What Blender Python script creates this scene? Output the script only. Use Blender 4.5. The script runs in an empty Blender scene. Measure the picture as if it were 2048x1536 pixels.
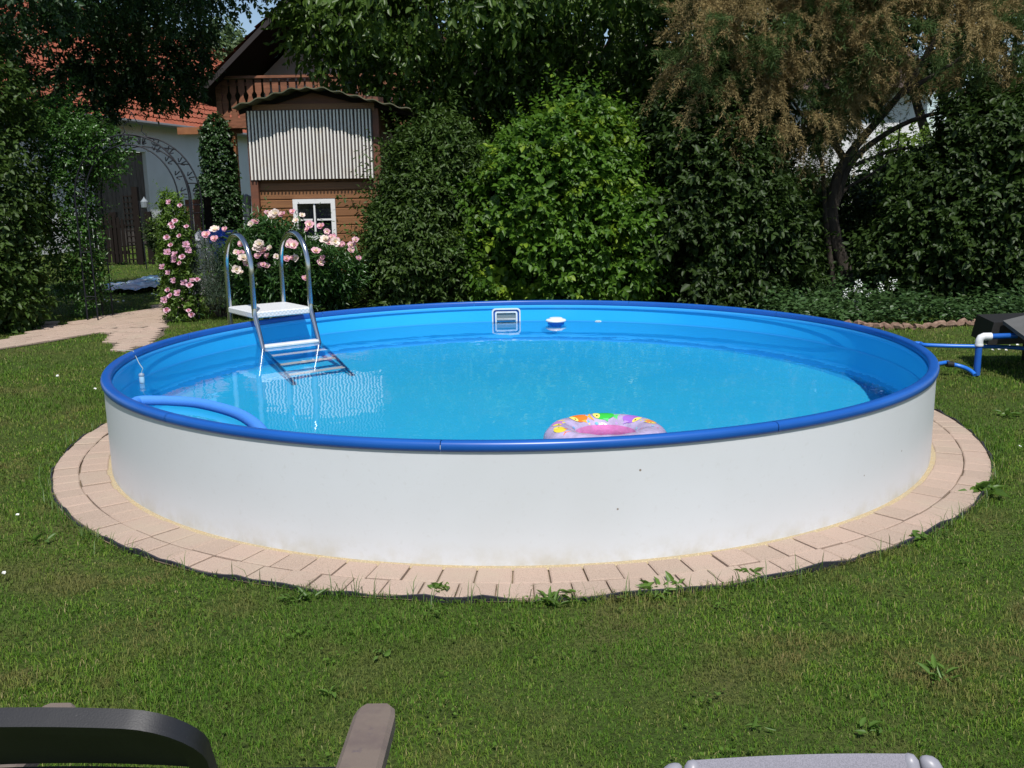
import bpy, math, random
import numpy as np
from mathutils import Vector, Matrix
R = math.radians
PI = math.pi
SC = bpy.context.scene
COL = SC.collection
rng = np.random.default_rng(7)
random.seed(7)

# ------------------------------------------------------------------ camera
FPX, CH, CD, PIT, ROLL, YAW = 1900.0, 1.482, 6.094, .1987, -.0174, -.0073
r0 = Vector((math.cos(YAW), -math.sin(YAW), 0)); f0 = Vector((math.sin(YAW), math.cos(YAW), 0))
fw = f0*math.cos(PIT) - Vector((0, 0, math.sin(PIT))); up0 = f0*math.sin(PIT) + Vector((0, 0, math.cos(PIT)))
rt = r0*math.cos(ROLL) + up0*math.sin(ROLL); up = up0*math.cos(ROLL) - r0*math.sin(ROLL)
CAM = Vector((0, -CD, CH))
cd = bpy.data.cameras.new('camera'); cam = bpy.data.objects.new('camera', cd); COL.objects.link(cam)
cd.sensor_width = 36; cd.lens = FPX/2048*36; cd.clip_start = .05; cd.clip_end = 600
cam.matrix_world = Matrix(((rt.x, up.x, -fw.x, CAM.x), (rt.y, up.y, -fw.y, CAM.y), (rt.z, up.z, -fw.z, CAM.z), (0, 0, 0, 1)))
SC.camera = cam
def ray(px, py): return (fw*FPX + rt*(px-1024) - up*(py-768)).normalized()
def at(px, py, Y):
    d = ray(px, py); return CAM + d*((Y-CAM.y)/d.y)
def gnd(px, py, z=0.0):
    d = ray(px, py); return CAM + d*((z-CAM.z)/d.z)
def dist(px, py, L): return CAM + ray(px, py)*L

# ------------------------------------------------------------------ light
SUN_EL, SUN_AZ = R(59), R(9)
sdir = Vector((math.sin(SUN_AZ)*math.cos(SUN_EL), -math.cos(SUN_AZ)*math.cos(SUN_EL), math.sin(SUN_EL)))
sl = bpy.data.lights.new('sun', 'SUN'); so = bpy.data.objects.new('sun', sl); COL.objects.link(so)
sl.energy = 3.6; sl.angle = R(.5); sl.color = (1, .965, .92)
so.rotation_euler = sdir.to_track_quat('Z', 'Y').to_euler()
try: sl.cycles.is_caustics_light = True
except Exception: pass
W = bpy.data.worlds.new('World'); SC.world = W; W.use_nodes = True
nt = W.node_tree; bg = nt.nodes['Background']
sky = nt.nodes.new('ShaderNodeTexSky'); sky.sky_type = 'NISHITA'; sky.sun_disc = False
sky.sun_elevation = SUN_EL; sky.sun_rotation = PI - SUN_AZ; sky.air_density = 1.0; sky.dust_density = .6; sky.ozone_density = 1.5
nt.links.new(sky.outputs[0], bg.inputs[0]); bg.inputs[1].default_value = .085
SC.view_settings.view_transform = 'Standard'; SC.view_settings.look = 'None'; SC.view_settings.exposure = 0.44; SC.view_settings.gamma = 1
SC.render.engine = 'CYCLES'
cy = SC.cycles
cy.use_denoising = True
try: cy.denoiser = 'OPENIMAGEDENOISE'
except Exception: pass
cy.max_bounces = 8; cy.diffuse_bounces = 4; cy.glossy_bounces = 3; cy.transmission_bounces = 5; cy.transparent_max_bounces = 12
cy.sample_clamp_indirect = 4.0
cy.caustics_reflective = False; cy.caustics_refractive = True

# ------------------------------------------------------------------ helpers
class NT:
    def __init__(s, m): s.t = m.node_tree; s.n = s.t.nodes; s.l = s.t.links
    def new(s, t, **k):
        n = s.n.new(t)
        for a, b in k.items(): setattr(n, a, b)
        return n
    def link(s, a, b): s.l.new(a, b)
def coords(g, scale=(1, 1, 1)):
    tc = g.new('ShaderNodeNewGeometry'); mp = g.new('ShaderNodeMapping'); mp.inputs['Scale'].default_value = scale
    g.link(tc.outputs['Position'], mp.inputs['Vector']); return mp.outputs[0]
def noise(g, vec, scale, detail=4, rough=.55):
    n = g.new('ShaderNodeTexNoise'); n.inputs['Scale'].default_value = scale; n.inputs['Detail'].default_value = detail; n.inputs['Roughness'].default_value = rough
    g.link(vec, n.inputs['Vector']); return n.outputs['Fac']
def ramp(g, fac, stops):
    r = g.new('ShaderNodeValToRGB'); e = r.color_ramp.elements
    while len(e) < len(stops): e.new(.5)
    for i, (p, c) in enumerate(stops): e[i].position = p; e[i].color = (*c, 1) if len(c) == 3 else c
    g.link(fac, r.inputs[0]); return r.outputs[0]
def mixc(g, fac, a, b, mode='MIX'):
    m = g.new('ShaderNodeMix', data_type='RGBA', blend_type=mode)
    for sock, v in ((m.inputs[0], fac), (m.inputs[6], a), (m.inputs[7], b)):
        if isinstance(v, (int, float)): sock.default_value = v
        elif isinstance(v, tuple): sock.default_value = (*v, 1)
        else: g.link(v, sock)
    return m.outputs[2]
def mat(name, col, rough=.6, metal=0.0, spec=.5, var=None, bump=None, rnd=None, stretch=(1, 1, 1), fine=None):
    """var=(scale, colour2, lo, hi) large stains; fine=(scale, colour2, lo, hi); bump=(scale,strength); rnd=(colour2) per island"""
    m = bpy.data.materials.new(name); m.use_nodes = True; g = NT(m); b = g.n['Principled BSDF']
    b.inputs['Roughness'].default_value = rough; b.inputs['Metallic'].default_value = metal; b.inputs['Specular IOR Level'].default_value = spec
    c = col; vec = coords(g, stretch) if (var or bump or fine) else None
    if rnd:
        ge = g.new('ShaderNodeNewGeometry'); c = mixc(g, ge.outputs['Random Per Island'], col, rnd)
    for v in (var, fine):
        if v:
            f = ramp(g, noise(g, vec, v[0]), [(v[2], (0, 0, 0)), (v[3], (1, 1, 1))]); c = mixc(g, f, c, v[1])
    if isinstance(c, tuple): b.inputs['Base Color'].default_value = (*c, 1)
    else: g.link(c, b.inputs['Base Color'])
    if bump:
        bn = g.new('ShaderNodeBump'); bn.inputs['Strength'].default_value = bump[1]; bn.inputs['Distance'].default_value = bump[2] if len(bump) > 2 else .01
        g.link(noise(g, vec, bump[0], 5), bn.inputs['Height']); g.link(bn.outputs[0], b.inputs['Normal'])
    return m
def tag(o, label=None, cat=None, group=None, kind=None, category=None):
    cat = cat or category
    for k, v in (('label', label), ('category', cat), ('group', group), ('kind', kind)):
        if v: o[k] = v
    return o
def empty(name, loc, label=None, cat=None, group=None):
    o = bpy.data.objects.new(name, None); COL.objects.link(o); o.location = loc; o.empty_display_size = .1
    o['_w'] = tuple(loc)
    return tag(o, label, cat, group)
class MB:
    def __init__(s): s.v = []; s.f = []; s.m = []; s.n = 0
    def add(s, v, f, mi=0):
        v = np.asarray([tuple(p) for p in v], dtype=np.float64).reshape(-1, 3)
        s.v.append(v); s.f += [tuple(i+s.n for i in q) for q in f]; s.m += [mi]*len(f); s.n += len(v); return s
    def box(s, c, size, rot=None, mi=0, ch=0.0):
        """box centred at c; rot = Matrix 3x3; ch = chamfer"""
        hx, hy, hz = size[0]/2, size[1]/2, size[2]/2
        if ch <= 0:
            P = [(x, y, z) for z in (-hz, hz) for x, y in ((-hx, -hy), (hx, -hy), (hx, hy), (-hx, hy))]
            F = [(3, 2, 1, 0), (4, 5, 6, 7), (0, 1, 5, 4), (1, 2, 6, 5), (2, 3, 7, 6), (3, 0, 4, 7)]
        else:
            k = min(ch, hx*.9, hy*.9, hz*.9); P = []
            for z, i in ((-hz, k), (-hz+k, 0), (hz-k, 0), (hz, k)):
                ax, ay = hx-i, hy-i
                P += [(-ax+k*(i == 0), -ay, z), (ax-k*(i == 0), -ay, z), (ax, -ay+k*(i == 0), z), (ax, ay-k*(i == 0), z), (ax-k*(i == 0), ay, z), (-ax+k*(i == 0), ay, z), (-ax, ay-k*(i == 0), z), (-ax, -ay+k*(i == 0), z)]
            F = [tuple(range(7, -1, -1)), tuple(range(24, 32))]
            for L in range(3):
                for i in range(8): F.append((L*8+i, L*8+(i+1) % 8, L*8+8+(i+1) % 8, L*8+8+i))
        c = Vector(c)
        return s.add([(rot @ Vector(p) if rot else Vector(p))+c for p in P], F, mi)
    def beam(s, a, b, w, h, upv=(0, 0, 1), mi=0, ch=0.0):
        a = Vector(a); b = Vector(b); d = (b-a); L = d.length; d.normalize(); u = Vector(upv); x = d.cross(u)
        if x.length < 1e-4: x = d.cross(Vector((1, 0, 0)))
        x.normalize(); u = x.cross(d)
        rot = Matrix((x, d, u)).transposed()
        return s.box((a+b)/2, (w, L, h), rot, mi, ch)
    def tube(s, pts, r, n=10, closed=False, cap=True, mi=0):
        pts = [Vector(p) for p in pts]; N = len(pts); rr = r if isinstance(r, (list, tuple)) else [r]*N
        V = []; prev = None
        for i, p in enumerate(pts):
            a = pts[(i-1) % N] if (closed or i > 0) else p; b = pts[(i+1) % N] if (closed or i < N-1) else p
            t = (b-a).normalized()
            if prev is None:
                x = t.cross(Vector((0, 0, 1)))
                if x.length < .05: x = t.cross(Vector((1, 0, 0)))
            else: x = prev - t*prev.dot(t)
            x.normalize(); prev = x; y = t.cross(x)
            for k in range(n):
                an = 2*PI*k/n; V.append(p + (x*math.cos(an)+y*math.sin(an))*rr[i])
        F = []
        for i in range(N if closed else N-1):
            j = (i+1) % N
            for k in range(n): F.append((i*n+k, i*n+(k+1) % n, j*n+(k+1) % n, j*n+k))
        if cap and not closed: F += [tuple(range(n-1, -1, -1)), tuple(range((N-1)*n, N*n))]
        return s.add(V, F, mi)
    def lathe(s, prof, c=(0, 0, 0), n=48, closed=False, a0=0, a1=2*PI, mi=0):
        V = []; F = []; full = abs(a1-a0-2*PI) < 1e-6; m = len(prof); cnt = n if full else n+1; c = Vector(c)
        for i in range(cnt):
            a = a0+(a1-a0)*i/n
            for r, z in prof: V.append(c+Vector((r*math.cos(a), r*math.sin(a), z)))
        for i in range(n):
            j = (i+1) % cnt
            for k in range(m if closed else m-1): F.append((i*m+k, j*m+k, j*m+(k+1) % m, i*m+(k+1) % m))
        return s.add(V, F, mi)
    def build(s, name, mats, parent=None, loc=None, smooth=None, tags=None):
        mats = mats if isinstance(mats, (list, tuple)) else [mats]
        V = np.concatenate(s.v); base = Vector(parent['_w']) if parent else (Vector(loc) if loc is not None else Vector((0, 0, 0)))
        me = bpy.data.meshes.new(name); me.from_pydata((V-np.array(base)).tolist(), [], s.f)
        for m in mats: me.materials.append(m)
        if len(mats) > 1: me.polygons.foreach_set('material_index', s.m)
        if smooth is not None:
            me.polygons.foreach_set('use_smooth', [True]*len(me.polygons))
            if smooth < 180: me.set_sharp_from_angle(angle=R(smooth))
        me.update()
        return link(name, me, parent, base, tags)
def link(name, me, parent, base, tags=None):
    o = bpy.data.objects.new(name, me); COL.objects.link(o); o['_w'] = tuple(base)
    if parent: o.parent = parent
    else: o.location = base
    if tags: tag(o, **tags)
    return o
def npmesh(name, V, idx, counts, m, parent=None, loc=None, tags=None, smooth=False):
    """fast mesh: V (n,3), idx flat loop verts, counts per face (uniform int)"""
    base = Vector(parent['_w']) if parent else (Vector(loc) if loc is not None else Vector((0, 0, 0)))
    me = bpy.data.meshes.new(name); V = (V-np.array(base)).astype(np.float32)
    nf = len(idx)//counts
    me.vertices.add(len(V)); me.vertices.foreach_set('co', V.ravel())
    me.loops.add(len(idx)); me.loops.foreach_set('vertex_index', idx.astype(np.int32))
    me.polygons.add(nf); me.polygons.foreach_set('loop_start', np.arange(0, len(idx), counts, dtype=np.int32))
    try: me.polygons.foreach_set('loop_total', np.full(nf, counts, dtype=np.int32))
    except Exception: pass
    if smooth: me.polygons.foreach_set('use_smooth', [True]*nf)
    me.materials.append(m); me.update(calc_edges=True)
    return link(name, me, parent, base, tags)
def unit(a): return a/np.maximum(np.linalg.norm(a, axis=1, keepdims=True), 1e-9)
def in_poly(x, y, poly):
    c = np.zeros(len(x), bool); n = len(poly)
    for i in range(n):
        x1, y1 = poly[i]; x2, y2 = poly[(i+1) % n]
        k = ((y1 > y) != (y2 > y)) & (x < (x2-x1)*(y-y1)/(y2-y1+1e-12)+x1); c ^= k
    return c

# ------------------------------------------------------------------ ground
PR, PH, WZ, FZ = 2.5, .522, .342, -.62     # pool radius, rim height, water level, pool floor
RP = 2.79
def ring_mesh():
    b = MB(); rings = [2.46, 2.9, 3.6, 5, 8, 14, 30, 90, 300]; n = 96; V = []; F = []
    for r in rings:
        for i in range(n): a = 2*PI*i/n; V.append((r*math.cos(a), r*math.sin(a), -.012))
    for k in range(len(rings)-1):
        for i in range(n): j = (i+1) % n; F.append((k*n+i, (k+1)*n+i, (k+1)*n+j, k*n+j))
    return b.add(V, F)
def soil_mat():
    m = bpy.data.materials.new('turf_soil'); m.use_nodes = True; g = NT(m); b = g.n['Principled BSDF']; b.inputs['Roughness'].default_value = 1; b.inputs['Specular IOR Level'].default_value = .1
    v = coords(g); n1 = noise(g, v, 1.3, 5); n2 = noise(g, v, 60, 5, .7)
    c = ramp(g, n1, [(.35, (.055, .095, .018)), (.55, (.08, .115, .025)), (.72, (.14, .125, .05))])
    c = mixc(g, ramp(g, n2, [(.4, (0, 0, 0)), (.62, (1, 1, 1))]), c, (.035, .05, .012)); g.link(c, b.inputs['Base Color'])
    bn = g.new('ShaderNodeBump'); bn.inputs['Strength'].default_value = .8; bn.inputs['Distance'].default_value = .02; g.link(n2, bn.inputs['Height']); g.link(bn.outputs[0], b.inputs['Normal'])
    return m
ring_mesh().build('lawn', soil_mat(), tags=dict(kind='structure'))

# ------------------------------------------------------------------ pool
m_wall = mat('pool_wall_enamel', (.66, .68, .70), .38, var=(1.4, (.62, .635, .645), .35, .75), fine=(38, (.60, .61, .615), .60, .8), stretch=(1, 1, 1))
def wallmat():
    m = m_wall; g = NT(m); b = g.n['Principled BSDF']; c = b.inputs['Base Color'].links[0].from_socket
    geo = g.new('ShaderNodeNewGeometry'); sp = g.new('ShaderNodeSeparateXYZ'); g.link(geo.outputs['Position'], sp.inputs[0])
    mr = g.new('ShaderNodeMapRange'); mr.inputs[1].default_value = 0; mr.inputs[2].default_value = .11; mr.inputs[3].default_value = 1; mr.inputs[4].default_value = 0; g.link(sp.outputs[2], mr.inputs[0])
    v = coords(g); n = ramp(g, noise(g, v, 7, 6, .65), [(.42, (0, 0, 0)), (.68, (1, 1, 1))])
    mm = g.new('ShaderNodeMath', operation='MULTIPLY'); g.link(mr.outputs[0], mm.inputs[0]); g.link(n, mm.inputs[1])
    c = mixc(g, mm.outputs[0], c, (.52, .50, .43))
    # small chips
    vo = g.new('ShaderNodeTexVoronoi'); vo.inputs['Scale'].default_value = 5.5; g.link(v, vo.inputs['Vector'])
    chip = ramp(g, vo.outputs['Distance'], [(.022, (1, 1, 1)), (.03, (0, 0, 0))]); c = mixc(g, chip, c, (.22, .17, .13))
    g.link(c, b.inputs['Base Color'])
    bn = g.new('ShaderNodeBump'); bn.inputs['Strength'].default_value = .12; bn.inputs['Distance'].default_value = .02; g.link(noise(g, coords(g, (1, 1, .25)), 2.2, 2), bn.inputs['Height']); g.link(bn.outputs[0], b.inputs['Normal'])
wallmat()
m_rim = mat('rim_blue_plastic', (.008, .088, .37), .33, spec=.5, var=(2.5, (.012, .105, .42), .4, .7), fine=(160, (.03, .10, .36), .66, .8))
m_liner = mat('pool_liner', (.016, .42, .84), .42, var=(1.1, (.025, .46, .86), .35, .7))
pool = empty('swimming_pool', (0, 0, 0), 'round above ground pool with white wall, bright blue liner and blue rim', 'swimming pool')
b = MB(); b.lathe([(2.487, -.03), (2.487, PH-.012)], n=256); b.build('wall', m_wall, pool, smooth=30)
b = MB(); b.lathe([(2.452, PH-.012), (2.450, WZ-.004)], n=256)
liner = b.build('liner', m_liner, pool, smooth=40)
b = MB(); b.lathe([(2.450, WZ-.004), (2.449, FZ+.05), (2.43, FZ+.012), (2.38, FZ)], n=256); lowl = b.build('submerged_liner', mat('liner_lit_tint', (.022, .46, .92), .45, var=(1.3, (.03, .50, .93), .35, .7)), pool, smooth=40); lowl.cycles.is_caustics_receiver = True  # lighter blue than the liner above, underwater brightness painted into the colour
b = MB(); b.lathe([(2.38, FZ), (1.2, FZ+.004), (.6, FZ), (0, FZ)], n=256); pfloor = b.build('floor', mat('liner_floor_lit_tint', (.030, .60, .98), .5, var=(.9, (.04, .64, .98), .35, .7), fine=(5, (.05, .61, .96), .5, .8)), pool, smooth=40)  # floor blue raised over the wall liner's to stand in for underwater light
# rim: rounded profile in segments
def rim_prof():
    P = [(2.447, PH-.034), (2.445, PH-.006), (2.449, PH+.001), (2.458, PH+.004), (2.478, PH+.005), (2.490, PH+.003), (2.497, PH-.004), (2.500, PH-.013), (2.499, PH-.026), (2.495, PH-.036), (2.491, PH-.038), (2.4885, PH-.030), (2.456, PH-.026)]
    return P
nseg = 11; prof = rim_prof()
for i in range(nseg):
    a0 = -PI/2-.125 + 2*PI*i/nseg; a1 = a0+2*PI/nseg-.0012
    b = MB(); b.lathe(prof, n=26, closed=True, a0=a0, a1=a1)
    b.build('rim_segment', m_rim, pool, smooth=50)
    # joining sleeve
m_black = mat('black_plastic', (.012, .012, .013), .5)
m_white = mat('white_plastic', (.72, .73, .73), .35, var=(9, (.62, .62, .60), .5, .8))
b = MB(); b.lathe([(2.441, PH-.062), (2.438, PH-.05), (2.441, PH-.036)], n=256); b.lathe([(2.4455, WZ+.0), (2.4455, WZ+.006)], n=256); b.build('liner_bead', mat('liner_bead', (.05, .42, .85), .3), pool, smooth=60)
# water
def water_mat():
    m = bpy.data.materials.new('pool_water'); m.use_nodes = True; g = NT(m); g.n.remove(g.n['Principled BSDF'])
    out = g.n['Material Output']; gl = g.new('ShaderNodeBsdfGlass'); gl.inputs['IOR'].default_value = 1.33; gl.inputs['Roughness'].default_value = 0; gl.inputs['Color'].default_value = (1, 1, 1, 1)
    bn = g.new('ShaderNodeBump'); bn.inputs['Strength'].default_value = 1.0; bn.inputs['Distance'].default_value = .0016
    v = coords(g); n1 = noise(g, v, 5, 2, .5); g.link(n1, bn.inputs['Height']); g.link(bn.outputs[0], gl.inputs['Normal'])
    g.link(gl.outputs[0], out.inputs[0]); return m
m_water = water_mat()
b = MB(); n = 192; b.add([(2.4485*math.cos(2*PI*i/n), 2.4485*math.sin(2*PI*i/n), WZ) for i in range(n)], [tuple(range(n))])
water = b.build('water', m_water, tags=dict(kind='structure'), smooth=180)
water.cycles.is_caustics_caster = True; liner.cycles.is_caustics_receiver = True; pfloor.cycles.is_caustics_receiver = True
# ------------------------------------------------------------------ pool fittings
m_steel = mat('stainless_steel', (.55, .56, .57), .16, metal=1.0)
m_grey = mat('grey_plastic', (.22, .25, .27), .5)
def rrect(w, h, r, n=5):
    P = []
    for cx, cyy, a in ((w/2-r, h/2-r, 0), (-w/2+r, h/2-r, 90), (-w/2+r, -h/2+r, 180), (w/2-r, -h/2+r, 270)):
        for i in range(n+1): t = R(a+90*i/n); P.append((cx+r*math.cos(t), cyy+r*math.sin(t)))
    return P
def frame_on_wall(b, ang, zc, outer, inner, d0, d1):
    """frame between two rounded rects on the inner wall, protruding from radius 2.449 by d0..d1"""
    o = Vector((math.cos(ang), math.sin(ang), 0)); t = Vector((-math.sin(ang), math.cos(ang), 0)); n = len(outer); V = []
    def P(p, d):
        a = p[0]/2.449; rr = 2.449-d; return Vector((rr*math.cos(ang+a), rr*math.sin(ang+a), zc+p[1]))
    for p in outer: V.append(P(p, d0))
    for p in outer: V.append(P((p[0]*.985, p[1]*.985), d1))
    for p in inner: V.append(P((p[0]*1.015, p[1]*1.015), d1))
    for p in inner: V.append(P(p, d0))
    F = []
    for L in range(3):
        for i in range(n): F.append((L*n+i, L*n+(i+1) % n, (L+1)*n+(i+1) % n, (L+1)*n+i))
    b.add(V, F)
pS = gnd(1012, 640, WZ); angS = math.atan2(pS.y, pS.x)
b = MB(); frame_on_wall(b, angS, .345, rrect(.262, .235, .035), rrect(.232, .205, .025), .0, .016)
frame_on_wall(b, angS, .345, rrect(.206, .178, .02), rrect(.172, .146, .008), .0, .012)
sk = b.build('skimmer_frame', m_white, pool, smooth=40)
b = MB(); frame_on_wall(b, angS, .345, rrect(.234, .207, .025), rrect(.204, .176, .02), .0, .006); b.build('gasket', m_rim, sk)
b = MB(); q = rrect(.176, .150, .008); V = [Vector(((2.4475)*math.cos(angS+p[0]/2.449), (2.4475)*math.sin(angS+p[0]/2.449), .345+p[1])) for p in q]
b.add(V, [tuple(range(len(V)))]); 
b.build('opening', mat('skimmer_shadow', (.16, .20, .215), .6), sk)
b = MB(); frame_on_wall(b, angS, .362, rrect(.170, .012, .004), rrect(.16, .004, .001), .002, .012); b.build('flap', m_white, sk)
pI = gnd(1193, 645, WZ); aI = math.atan2(pI.y, pI.x)
b = MB(); frame_on_wall(b, aI, .325, rrect(.07, .05, .022), rrect(.03, .02, .009), 0, .014); b.build('inlet_nozzle', m_white, pool, smooth=40)

# ladder
U = Vector((-.604, .797, 0)).normalized(); T = Vector((.797, .604, 0)).normalized(); C0 = Vector((-2.005, 1.555, 0))
lad = empty('pool_ladder', (C0.x, C0.y, 0), 'stainless steel ladder with white platform and rungs hooked over the pool rim', 'ladder')
HD, HW, ZP = .262, .235, .590
for s in (-1, 1):
    pb = C0+U*HD+T*HW*s; pf = C0-U*HD+T*HW*s
    pts = [pb+Vector((0, 0, z)) for z in (0.0, .3, .6, .9)]; c = (pb+pf)/2
    pts += [c+U*HD*math.cos(a)+Vector((0, 0, .935+HD*math.sin(a))) for a in np.linspace(0, PI, 17)]
    pts += [pf+Vector((0, 0, z)) for z in (.9, .75, .64)]
    b = MB(); b.tube(pts, .0215, 16); rail = b.build('handrail', m_steel, lad, smooth=60)
    b = MB(); b.tube([pf+Vector((0, 0, .66)), pf+Vector((0, 0, .60)), pf-U*.012+Vector((0, 0, .57)), pf-U*.14+Vector((0, 0, WZ-.05)), pf-U*.66+Vector((0, 0, FZ+.02))], .020, 16)
    b.build('leg', m_steel, lad, smooth=60).cycles.is_caustics_receiver = True
    b = MB(); b.lathe([(0, .0), (.03, .0), (.032, .03), (.024, .045)], pb, 20); b.build('foot_cap', m_black, rail, smooth=40)
def plat_mat():
    m = mat('white_platform', (.74, .75, .75), .4); g = NT(m); b_ = g.n['Principled BSDF']
    v = coords(g); mp = g.new('ShaderNodeVectorRotate', rotation_type='Z_AXIS'); mp.inputs['Angle'].default_value = -math.atan2(T.y, T.x); g.link(v, mp.inputs['Vector'])
    ch = g.new('ShaderNodeTexChecker'); ch.inputs['Scale'].default_value = 62; g.link(mp.outputs[0], ch.inputs['Vector'])
    bn = g.new('ShaderNodeBump'); bn.inputs['Strength'].default_value = .6; bn.inputs['Distance'].default_value = .003; g.link(ch.outputs['Fac'], bn.inputs['Height']); g.link(bn.outputs[0], b_.inputs['Normal'])
    c = mixc(g, ch.outputs['Fac'], (.76, .77, .77), (.62, .63, .63)); g.link(c, b_.inputs['Base Color']); return m
rot = Matrix((T, -U, Vector((0, 0, 1)))).transposed()
b = MB(); b.box(C0+Vector((0, 0, ZP-.004)), (2*HW+.03, 2*HD+.02, .05), rot, ch=.008); b.build('platform', plat_mat(), lad)
for k, z in enumerate((.352, .10, -.15, -.40)):
    s_in = .14 + (WZ-.05-z)*.52/(WZ-.05-FZ-.02) if z < .29 else .012+(.57-z)*.128/.28
    c = C0-U*(HD+s_in)+Vector((0, 0, z))
    b = MB(); b.box(c, (2*HW-.02, .075, .026), rot, ch=.007); b.build('rung', m_white, lad).cycles.is_caustics_receiver = True

# floating chlorine dispenser
pD = gnd(1112, 648, WZ); dsp = empty('chemical_dispenser', (pD.x, pD.y, WZ), 'small floating dispenser with white lid and blue body near the far pool wall', 'pool dispenser')
b = MB(); b.lathe([(0, -.13), (.05, -.13), (.055, -.02), (.07, -.005), (.074, .012), (.072, .022)], pD, 40); b.build('body', mat('dispenser_blue', (.02, .16, .62), .35), dsp, smooth=40)
b = MB(); b.lathe([(.072, .0225), (.088, .024), (.090, .032), (.084, .041), (.06, .046), (.055, .056), (0, .058)], pD, 40); b.build('lid', m_white, dsp, smooth=40)

# thermometer on a string
pT = gnd(262, 765, WZ)*.972; pT.z = WZ; th_ = empty('pool_thermometer', (pT.x, pT.y, WZ), 'pale floating thermometer tied by a thin cord to the pool rim at the left', 'thermometer')
b = MB(); b.lathe([(0, -.05), (.014, -.05), (.014, 0), (.016, .0), (.016, .047), (.010, .055), (0, .056)], pT, 20); b.build('float_body', mat('thermometer_blue', (.35, .55, .68), .3), th_, smooth=40)
b = MB(); b.lathe([(.0165, .038), (.0175, .04), (.0175, .05), (.011, .058), (0, .059)], pT, 20); b.build('cap', mat('thermometer_cap', (.25, .32, .4), .4), th_, smooth=40)
pR = gnd(250, 702, PH+.006); ps = [pT+Vector((0, 0, .058)), pT*.995+Vector((0, 0, .09)), pT*.7+pR*.3+Vector((.02, 0, .06)), pR*.75+pT*.25+Vector((.03, 0, .05)), pR+Vector((.0, 0, .004)), pR+Vector((-.05, 0, .006))]
b = MB(); b.tube(ps, .0018, 6); b.build('cord', mat('cord', (.45, .5, .4), .8), th_)

# foam noodle
np_ = [gnd(x, y, WZ+.02) for x, y in ((262, 812), (277, 803), (310, 802), (348, 803), (395, 807), (441, 817), (478, 829), (505, 845), (524, 864), (530, 884), (528, 900))]
def spline(P, k=6):
    out = []
    for i in range(len(P)-1):
        p0 = P[max(i-1, 0)]; p1 = P[i]; p2 = P[i+1]; p3 = P[min(i+2, len(P)-1)]
        for j in range(k):
            t = j/k; out.append(.5*((2*p1)+(p2-p0)*t+(2*p0-5*p1+4*p2-p3)*t*t+(3*p1-p0-3*p2+p3)*t**3))
    return out+[P[-1]]
b = MB(); b.tube(spline(np_), .031, 20)
b.build('pool_noodle', mat('foam_blue', (.045, .22, .68), .75, fine=(220, (.07, .28, .73), .4, .7), bump=(300, .4, .002)), loc=np_[4], smooth=60, tags=dict(label='curved blue foam noodle floating along the near left side of the pool', category='pool noodle'))

# swim ring
rc = gnd(1211, 884, WZ+.02); RA, RB = .205, .078
ring = empty('swim_ring', (rc.x, rc.y, WZ), 'inflatable lilac swim ring with printed fish and pink centre floating in the pool', 'swim ring')
def tor(th, ph, e=0): r = RA+(RB+e)*math.cos(ph); return Vector((rc.x+r*math.cos(th), rc.y+r*math.sin(th), WZ+.032+(RB*.92+e)*math.sin(ph)))
def vinyl(name, col, tr, rough=.12):
    m = bpy.data.materials.new(name); m.use_nodes = True; g = NT(m); p = g.n['Principled BSDF']; p.inputs['Base Color'].default_value = (*col, 1); p.inputs['Roughness'].default_value = rough
    t = g.new('ShaderNodeBsdfTransparent'); mx = g.new('ShaderNodeMixShader'); mx.inputs[0].default_value = tr; g.link(p.outputs[0], mx.inputs[1]); g.link(t.outputs[0], mx.inputs[2]); g.link(mx.outputs[0], g.n['Material Output'].inputs[0])
    v = coords(g); c = mixc(g, ramp(g, noise(g, v, 16, 3), [(.4, (0, 0, 0)), (.6, (1, 1, 1))]), col, tuple(min(1, x*.75+.03) for x in col)); g.link(c, p.inputs['Base Color'])
    bn = g.new('ShaderNodeBump'); bn.inputs['Strength'].default_value = .35; bn.inputs['Distance'].default_value = .01; g.link(noise(g, coords(g), 28, 2), bn.inputs['Height']); g.link(bn.outputs[0], p.inputs['Normal'])
    return m
m_lil = vinyl('vinyl_lilac', (.62, .50, .74), .22); m_pnk = vinyl('vinyl_pink', (.78, .22, .52), .12)
def torpatch(name, m, ph0, ph1, nph, par, e=0):
    b = MB(); N = 72; V = [tor(2*PI*i/N, ph0+(ph1-ph0)*k/nph, e+.0015*math.cos(12*2*PI*i/N)*(0 if name == 'print' else 1)) for i in range(N) for k in range(nph+1)]
    b.add(V, [(i*(nph+1)+k, ((i+1) % N)*(nph+1)+k, ((i+1) % N)*(nph+1)+k+1, i*(nph+1)+k+1) for i in range(N) for k in range(nph)]); return b.build(name, m, par, smooth=180)
torpatch('upper_tube', m_lil, -R(35), R(150), 18, ring); torpatch('inner_lining', m_pnk, R(150), R(325), 16, ring)
def decal(name, col, pts, th0, ph0, sc=1.0, e=.0012, parent=ring, seg=10):
    """filled outline on the torus; pts (a,b) metres: a along ring, b across (towards inside +)"""
    b = MB(); n = len(pts); cx = sum(p[0] for p in pts)/n; cz = sum(p[1] for p in pts)/n; V = [tor(th0+cx*sc/RA, ph0+cz*sc/RB, e)]
    rings_ = 4
    for k in range(1, rings_+1):
        for p in pts: V.append(tor(th0+(cx+(p[0]-cx)*k/rings_)*sc/RA, ph0+(cz+(p[1]-cz)*k/rings_)*sc/RB, e))
    F = [(0, 1+i, 1+(i+1) % n) for i in range(n)]
    for k in range(rings_-1):
        for i in range(n): F.append((1+k*n+i, 1+(k+1)*n+i, 1+(k+1)*n+(i+1) % n, 1+k*n+(i+1) % n))
    b.add(V, F); return b.build(name, mat('print_'+name, col, .25), parent, smooth=180)
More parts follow.
